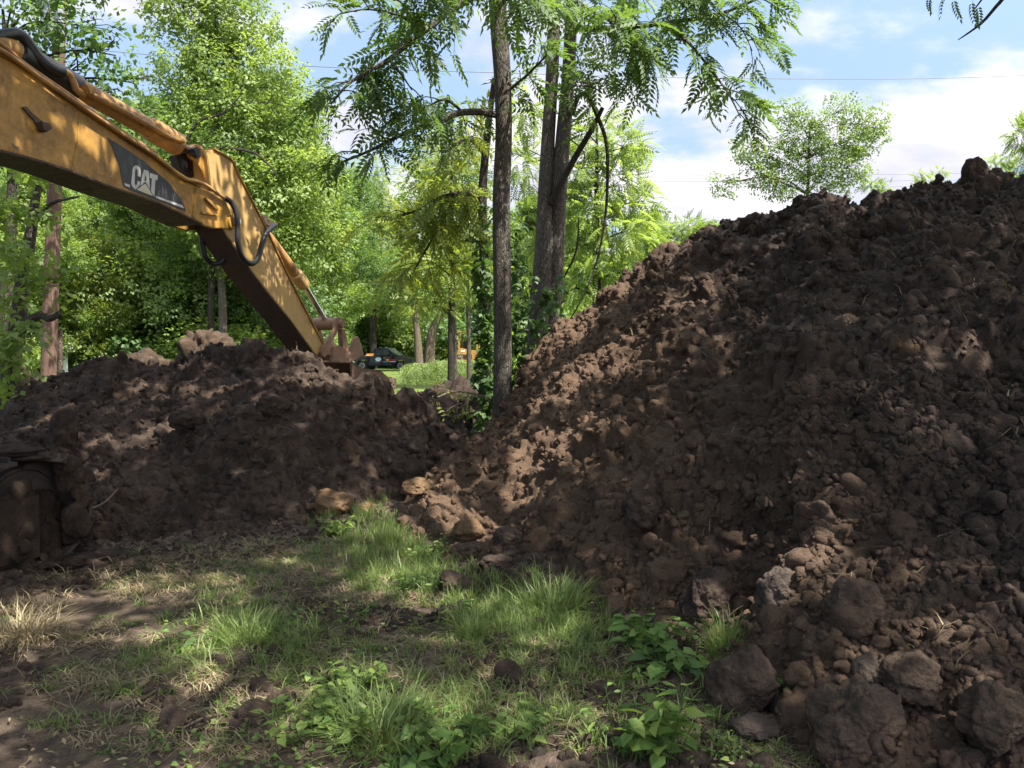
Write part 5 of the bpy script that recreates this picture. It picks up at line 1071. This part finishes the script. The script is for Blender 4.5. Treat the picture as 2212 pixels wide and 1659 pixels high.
def patch(u, v, ru, rv, n):
    U = u + ru * RNG.normal(size=n) * .55; V_ = v + rv * RNG.normal(size=n) * .55
    y = EYE / np.tan(PITCH + np.arctan((np.clip(V_, 1050, 1900) - CY) / F)); x = (U - CX) / F * y
    if n > 40:                                      # grow in small tufts
        k = max(3, n // 22); c = RNG.integers(0, k, n); x = x[c] + RNG.normal(size=n) * .022; y = y[c] + RNG.normal(size=n) * .022
    tt = np.maximum(heap_z(x, y, LP)[1], heap_z(x, y, RP)[1]); m = tt < .05; x, y = x[m], y[m]
    return np.stack([x, y, gz(x, y) - .006], 1)
def turf(lst, mname, label, tint0):
    out = []
    for u, v, ru, rv, n, h, lean in lst:
        if mname == 'grass' and u < 700 and lean < 1.3: n = int(n * .36)
        elif mname == 'grass' and v > 1380: n = int(n * .72)
        elif mname == 'grass' and lean < 1.3: n = int(n * 1.15)
        if mname == 'straw' and u > 700: n = int(n * .9)
        if u < 330: n = int(n * .5)
        q = patch(u, v, ru, rv, n); m = len(q)
        if not m: continue
        out.append(blades(q, h * RNG.uniform(.45, 1.25, m), .0036 + .0050 * RNG.random(m), RNG.uniform(0, 2 * PI, m), np.clip(lean + .3 * RNG.normal(size=m), .05, 1.5), np.clip(tint0 + .2 * RNG.normal(size=m), 0, 1)))
    v, f, t = join(out); return tag(link('grass' if mname != 'straw' else 'dry_grass', arr_mesh('grass', v, f, M[mname], t)), label, kind='stuff')
GR = [(840, 1130, 120, 40, 1500, .14, .5), (760, 1120, 80, 26, 600, .12, .6), (870, 1180, 130, 50, 2300, .13, .5), (900, 1240, 120, 46, 2200, .12, .6), (820, 1260, 90, 30, 700, .10, .7), (1000, 1290, 90, 30, 700, .12, .6), (1120, 1330, 110, 50, 1600, .13, .7), (1040, 1370, 80, 40, 900, .13, .6),
      (1230, 1370, 90, 50, 1500, .13, .8), (1200, 1440, 130, 50, 1500, .11, .9), (1060, 1450, 130, 60, 900, .10, .9), (560, 1330, 130, 50, 1200, .13, .8), (470, 1370, 100, 36, 1000, .15, .7), (560, 1400, 120, 40, 1500, .14, .8), (400, 1440, 200, 50, 1800, .13, 1.0), (620, 1450, 180, 40, 1800, .13, 1.0),
      (300, 1300, 100, 30, 600, .12, .9), (460, 1290, 70, 30, 400, .14, .7), (700, 1400, 200, 50, 900, .09, .9), (900, 1520, 200, 60, 1700, .12, .8), (1000, 1580, 200, 60, 1500, .10, .8), (700, 1560, 150, 50, 600, .1, .9), (1300, 1480, 120, 60, 900, .09, .9), (1180, 1560, 120, 50, 900, .10, .8), (1320, 1620, 160, 40, 900, .09, .7),
      (1480, 1560, 120, 50, 500, .09, .8), (1620, 1630, 120, 30, 400, .08, .9), (1700, 1600, 100, 40, 300, .08, .8), (150, 1500, 160, 50, 700, .11, 1.1), (80, 1560, 140, 40, 400, .12, .9), (350, 1560, 200, 50, 600, .09, 1.0), (600, 1230, 120, 24, 500, .08, 1.0), (700, 1190, 90, 24, 500, .08, .9), (1800, 1640, 150, 20, 200, .08, .9), (1500, 1480, 80, 40, 400, .1, .7)]
turf(GR, 'grass', 'green grass growing in the trampled clearing', .6)
ST_ = [(520, 1210, 240, 30, 3000, .12, 1.4), (640, 1180, 160, 20, 1200, .10, 1.4), (250, 1265, 150, 28, 1800, .13, 1.25), (40, 1350, 90, 40, 1300, .14, 1.1), (430, 1260, 200, 26, 1500, .12, 1.4), (600, 1300, 260, 40, 1500, .10, 1.4), (300, 1380, 250, 40, 1200, .10, 1.4), (250, 1480, 300, 50, 2200, .11, 1.4), (500, 1470, 260, 40, 1600, .11, 1.4), (900, 1420, 300, 60, 1700, .09, 1.4), (1200, 1460, 220, 60, 1900, .09, 1.3),
       (1000, 1560, 350, 60, 1600, .09, 1.4), (500, 1600, 400, 40, 1200, .08, 1.4), (1350, 1560, 200, 70, 900, .08, 1.4), (1600, 1620, 200, 40, 600, .08, 1.4), (1660, 1590, 60, 30, 400, .1, 1.2), (800, 1300, 200, 40, 900, .08, 1.4)]
turf(ST_, 'straw', 'flattened dry grass strewn over the clearing', .45)
turf([(a, b_, c, d, int(n * .28), h, l) for a, b_, c, d, n, h, l in ST_], 'grass', 'wilted green grass among the straw', .25)
def tuft(label, u, v, n, h, spread, lean=.45, m='grass', tint0=.5):
    c = gp(u, v); a = RNG.uniform(0, 2 * PI, n); r = spread * RNG.random(n) ** .7; x = c[0] + r * np.cos(a); y = c[1] + r * np.sin(a)
    v_, f, t = blades(np.stack([x, y, gz(x, y) - .01], 1), h * RNG.uniform(.5, 1.2, n), .004 + .006 * RNG.random(n), a + RNG.normal(size=n) * .7, np.clip(lean + .3 * RNG.normal(size=n), .03, 1.3), np.clip(tint0 + .18 * RNG.normal(size=n), 0, 1))
    o = np.array([c[0], c[1], 0]); ob = link('grass_tuft', arr_mesh('grass_tuft', v_ - o, f, M[m], t)); ob.location = o; tag(ob, label, 'grass tuft', 'tufts of tall grass')
tuft('tall green grass tuft right of the low flat clod', 1190, 1335, 420, .27, .22, .7)
tuft('bright green grass tuft leaning against the upright dark clod', 1575, 1440, 240, .24, .09, .6)
tuft('dense dark green grass tuft between the leafy weed patches', 815, 1600, 420, .27, .19, .8, tint0=.35)
tuft('arching green grass tuft beside a big dark leaf in the trampled area', 520, 1400, 300, .22, .16, .8, tint0=.5)
tuft('sunlit upright grass tuft beside the orange clay clod', 840, 1170, 200, .22, .12, .35, tint0=.7)
tuft('pale dry grass tuft at the left edge of the clearing', 45, 1385, 420, .22, .16, .9, 'straw', .6)
tuft('yellow-green grass tuft just left of the tall green tuft', 1015, 1390, 170, .18, .07, .6, tint0=.8)
# broad-leaved weeds
HL = (np.array([(0, 0, 0), (-.10, .30, .06), (.36, .42, .09), (.40, 0, 0), (.80, .17, .0), (1.05, 0, -.12), (-.10, -.30, .06), (.36, -.42, .09), (.80, -.17, .0)]), np.array([(0, 1, 2, 3), (3, 2, 4, 5), (3, 7, 6, 0), (5, 8, 7, 3)]))
NLf = (np.array([(0, 0, 0), (.2, .13, .02), (.55, .20, .03), (.5, 0, 0), (.8, .10, -.03), (1., 0, -.15), (.2, -.13, .02), (.55, -.20, .03), (.8, -.10, -.03)]), np.array([(0, 1, 2, 3), (3, 2, 4, 5), (3, 7, 6, 0), (5, 8, 7, 3)]))
def weed(label, u, v, hgt, spread, stems, per, size, tint0, shp=HL, name='weed', m='weed', cat='weed', surf=None):
    c = gp(u, v) if surf is None else None; b = MB(); Ps, Ds = [], []; z0 = gz(np.array([c[0]]), np.array([c[1]]))[0]
    for k in range(stems):
        a = random.uniform(0, 2 * PI); r = spread * random.random() ** .6; bx, by = c[0] + r * .45 * math.cos(a), c[1] + r * .45 * math.sin(a); h = hgt * random.uniform(.45, 1.1)
        z1 = gz(np.array([bx]), np.array([by]))[0] - .01; tipp = Vector((c[0] + r * math.cos(a), c[1] + r * math.sin(a), z1 + h)); b0 = Vector((bx, by, z1)); md = b0.lerp(tipp, .5) + Vector((0, 0, .1 * h))
        b.tube([b0, md, tipp], [.0032, .0024, .0014], 5, smooth=2)
        for j in range(per):
            t = .25 + .8 * j / per; t = min(t, 1); q = b0.lerp(md, t * 2) if t < .5 else md.lerp(tipp, t * 2 - 1); aa = random.uniform(0, 2 * PI); pe = size * random.uniform(.2, .5)
            d = Vector((math.cos(aa), math.sin(aa), random.uniform(-.45, .15))); e = q + Vector((d.x, d.y, .35)) * pe; b.tube([q, e], .0012, 3, cap=False); Ps.append(e[:]); Ds.append(d[:])
    n = len(Ps); vv, f, t = place(shp, np.array(Ps), np.array(Ds), size * RNG.uniform(.55, 1.2, n), np.clip(tint0 + .2 * RNG.normal(size=n), 0, 1), .3)
    root = empty(name, (c[0], c[1], z0)); tag(root, label, cat, 'leafy weeds in the clearing'); o = np.array([c[0], c[1], z0])
    link('leaves', arr_mesh('leaves', vv - o, f, M[m], np.clip(t, 0, 1)), root); b.build('stem', M[m], root, inv=Matrix.Translation(root.location).inverted())
weed('large bright heart-leaved weed at the bottom, tallest of the leafy plants', 1425, 1655, .30, .17, 13, 8, .072, .6)
weed('smaller leafy weed just left of the tallest heart-leaved weed', 1345, 1625, .20, .12, 8, 6, .06, .5, NLf)
weed('dark heart-leaved weed trailing along the toe of the tall heap', 1400, 1420, .18, .20, 12, 6, .075, .35)
weed('heart-leaved weed with drooping leaves left of the upright dark clod', 1480, 1470, .13, .20, 11, 5, .078, .4)
weed('pale limp-leaved sprig at the left end of the trailing heart-leaved weeds', 1380, 1475, .08, .07, 4, 5, .06, .75, NLf)
weed('low yellow-green leafy patch at the bottom left of the dense dark tuft', 690, 1590, .11, .26, 30, 4, .052, .9)
weed('yellowing round-leaved patch between the dense tuft and the trampled grass', 760, 1500, .10, .24, 26, 4, .048, .85)
weed('green heart-leaved patch right of the dense dark tuft', 960, 1610, .12, .26, 22, 4, .055, .55)
weed('light green seedlings low in the grass right of centre at the bottom', 1110, 1590, .10, .22, 18, 4, .048, .65)
weed('small dark leafy plant under the front edge of the dense tuft', 880, 1655, .09, .12, 8, 5, .07, .3)
weed('fresh green weed between the upright clod and the largest clod', 1700, 1530, .13, .10, 7, 6, .045, .6)
weed('spiky green weed behind the largest clod', 1790, 1500, .10, .07, 5, 6, .05, .5, NLf)
weed('feathery lime-green weed below the pale clay slab', 1600, 1650, .08, .14, 12, 7, .025, .8, NLf)
weed('sunlit small-leaved weeds at the top of the grass strip beside the tan clod', 740, 1150, .15, .22, 14, 6, .06, .75)
weed('lush bright weeds in the grass strip below the orange clay clod', 930, 1200, .16, .30, 22, 7, .045, .65, NLf)
weed('dark green weeds at the lower end of the grass strip', 890, 1280, .14, .28, 18, 7, .05, .4, NLf)
weed('leafy sprouts right behind the low flat clod', 1000, 1350, .13, .16, 10, 6, .045, .6, NLf)
weed('large dark dock leaves lying in the trampled grass', 400, 1410, .06, .12, 6, 3, .11, .15, NLf)
weed('small-leaved green sprigs in the trampled grass near the arching tuft', 620, 1375, .08, .24, 14, 5, .035, .55)
weed('small green plant at the foot of the low heap beside the excavator track', 215, 1128, .08, .06, 4, 5, .06, .5)
weed('scattered grey-green sprouts on the bare soil at centre left', 780, 1330, .06, .30, 18, 4, .032, .5)
# creeping small leaves and dead litter over the ground
def litter(n, mname, size, label, name, box, shp=HL, tint0=.5, flat=True):
    u0, u1, v0, v1 = box; U = RNG.uniform(u0, u1, n); V_ = RNG.uniform(v0, v1, n); y = EYE / np.tan(PITCH + np.arctan((V_ - CY) / F)); x = (U - CX) / F * y
    p = np.stack([x, y, 0 * x], 1); m = (fbm(p * 1.3, 17, 3) > -.15) & (np.maximum(heap_z(x, y, LP)[1], heap_z(x, y, RP)[1]) < .03); x, y = x[m], y[m]
    q = np.stack([x, y, gz(x, y) + RNG.uniform(.0, .03, len(x))], 1); a = RNG.uniform(0, 2 * PI, len(x)); D = np.stack([np.cos(a), np.sin(a), RNG.uniform(-.3, .3, len(x))], 1)
    v, f, t = place(shp, q, D, size * RNG.uniform(.5, 1.3, len(x)), np.clip(tint0 + .25 * RNG.normal(size=len(x)), 0, 1), .35)
    tag(link(name, arr_mesh(name, v, f, M[mname], np.clip(t, 0, 1))), label, kind='stuff')
litter(4200, 'weed', .026, 'small creeping green leaves between the grass', 'creeping_leaves', (250, 1650, 1180, 1900), tint0=.55)
litter(2600, 'straw', .035, 'dead leaf scraps on the trampled ground', 'dead_leaves', (0, 1700, 1200, 1900), NLf, .15)
# straw and roots hanging out of the heaps
def strewn(V, NN, n, mname, label, name, l0, l1, w, ok, tint0=.4):
    c = np.nonzero(ok(V))[0]; k = max(3, n // 7); base_ = RNG.choice(c, k); i = np.concatenate([base_[RNG.integers(0, k, n // 2)], RNG.choice(c, n - n // 2)]); q = V[i] + RNG.normal(size=(n, 3)) * .02 + NN[i] * .006
    out = blades(q, RNG.uniform(l0, l1, n), w * RNG.uniform(.6, 1.4, n), RNG.uniform(0, 2 * PI, n), RNG.uniform(.8, 1.4, n), np.clip(tint0 + .3 * RNG.normal(size=n), 0, 1))
    tag(link(name, arr_mesh(name, out[0], out[1], M[mname], out[2])), label, kind='stuff')
strewn(RV, RN, 3200, 'straw', 'dry roots and straw sticking out of the tall heap', 'dry_grass', .05, .20, .0050, lambda v: (v[:, 1] < 10.5) & (v[:, 0] > .8), .15)
strewn(LV, LN, 1000, 'straw', 'dry roots and straw sticking out of the low heap', 'dry_grass', .05, .17, .0050, lambda v: v[:, 1] < 10, .15)
strewn(RV, RN, 220, 'grass', 'buried green grass sticking out of the tall heap', 'grass', .05, .16, .005, lambda v: (v[:, 1] < 10) & (v[:, 0] > 1.5), .2)
# sticks
def stick_(label, pts, r=.008, m='twig'):
    b = MB(); b.tube(pts, [r, r * .8, r * .6, r * .4][:len(pts)], 6, smooth=3); tag(b.build('stick', M[m], None, smooth=True), label, 'stick')
def hp_(u, v, dz=.05): q = hit(u, v); return q + Vector((0, -.06, dz))
stick_('crooked pale stick at the foot of the low heap beside the excavator track', [hp_(172, 1130), hp_(205, 1118, .07), hp_(235, 1105, .09), hp_(262, 1080, .1)], .012)
stick_('long thin root lying across the middle of the tall heap', [hp_(1640, 1145), hp_(1690, 1100, .08), hp_(1740, 1040, .09), hp_(1755, 1000, .07)], .004, 'bark_dark')
stick_('straight dead stalk on the lower right face of the tall heap', [hp_(2010, 1180), hp_(2060, 1175, .08), hp_(2110, 1168, .07)], .004, 'bark_dark')
stick_('thin bleached twig lying on the bare ground at bottom left', [Vector((*gp(380, 1600), .05)), Vector((*gp(430, 1580), .06)), Vector((*gp(490, 1565), .05))], .005)
# uprooted leafy bough in the dip between the heaps
bo = [R_([(1058, 862, 11.3, .016), (1020, 850, 11.2, .014), (980, 846, 11.1, .012), (945, 858, 11.0, .008)]), R_([(1012, 850, 11.2, .012), (1005, 872, 11.1, .009), (985, 885, 11.0, .006)]), R_([(1040, 886, 11.2, .012), (1015, 890, 11.1, .008), (980, 900, 11, .004)]), R_([(980, 846, 11.1, .008), (950, 840, 11, .006), (925, 848, 11, .003)]), R_([(1000, 870, 11.1, .008), (975, 880, 11, .006), (955, 900, 11, .003)])]
lvb, _ = spray(bo, simple_cluster(5, .14, .085, .035, 6), 7, .14, 2, tint0=.75, start=0, droop=.2)
tree('broken leafy bough with pale bark lying in the dip between the two heaps', 'bough', M['leaf_yel'], M['twig'], bo, [], FR_MID, 1, name='broken_bough', extra=[lvb])

# ------------------------------------------------------------------ meadow beyond the heaps
def meadow(n, x0, x1, y0, y1, h, w, mname, label, tint0, name='meadow_grass', hv=None):
    y = y0 * (y1 / y0) ** RNG.random(n); x = RNG.uniform(x0, x1, n) * y / y1
    z = 0 * x; hh = h * RNG.uniform(.4, 1.2, n) * (.55 + .45 * y / y1)
    if hv is not None: hh = hh * hv(x, y)
    o = blades(np.stack([x, y, z - .01], 1), hh, w * RNG.uniform(.6, 1.5, n) * (.5 + .5 * y / y1), RNG.uniform(0, 2 * PI, n), np.clip(.4 + .3 * RNG.normal(size=n), .05, 1.2), np.clip(tint0 + .2 * RNG.normal(size=n), 0, 1))
    tag(link(name, arr_mesh(name, o[0], o[1], M[mname], o[2])), label, kind='stuff')
meadow(26000, -44, 8, 20, 78, .42, .035, 'grass', 'sunlit meadow grass beyond the heaps', .7, hv=lambda x, y: np.where(CX + F * x / y > 700, .3, 1.))
meadow(9000, -44, -12, 14, 50, .40, .022, 'grass', 'sunlit meadow grass around the utility pole', .75, hv=lambda x, y: 1. + 0 * x)
def weeds_mass(label, u0, u1, d0, d1, n, h, m='grass', tint0=.6):
    d = RNG.uniform(d0, d1, n); U = RNG.uniform(u0, u1, n); x = (U - CX) / F * d; z = h * RNG.random(n) ** .6; hcap = .55 + .45 * np.clip((U - u0) / 90, 0, 1)
    q = np.stack([x, d, z * hcap], 1); D = RNG.normal(size=(n, 3)); D[:, 2] += .9
    v, f, t = place(CL_POP, q, D, RNG.uniform(.5, 1.0, n), np.clip(tint0 + .2 * RNG.normal(size=n), 0, 1), .9)
    tag(link('meadow_weeds', arr_mesh('meadow_weeds', v, f, M[m], t)), label, kind='stuff')
weeds_mass('tall flowering weeds in front of the loader', 872, 1075, 37, 52, 4200, .72)
weeds_mass('shaggy weeds along the edge of the wood', -100, 380, 22, 27, 2600, .6, 'weed', .5)
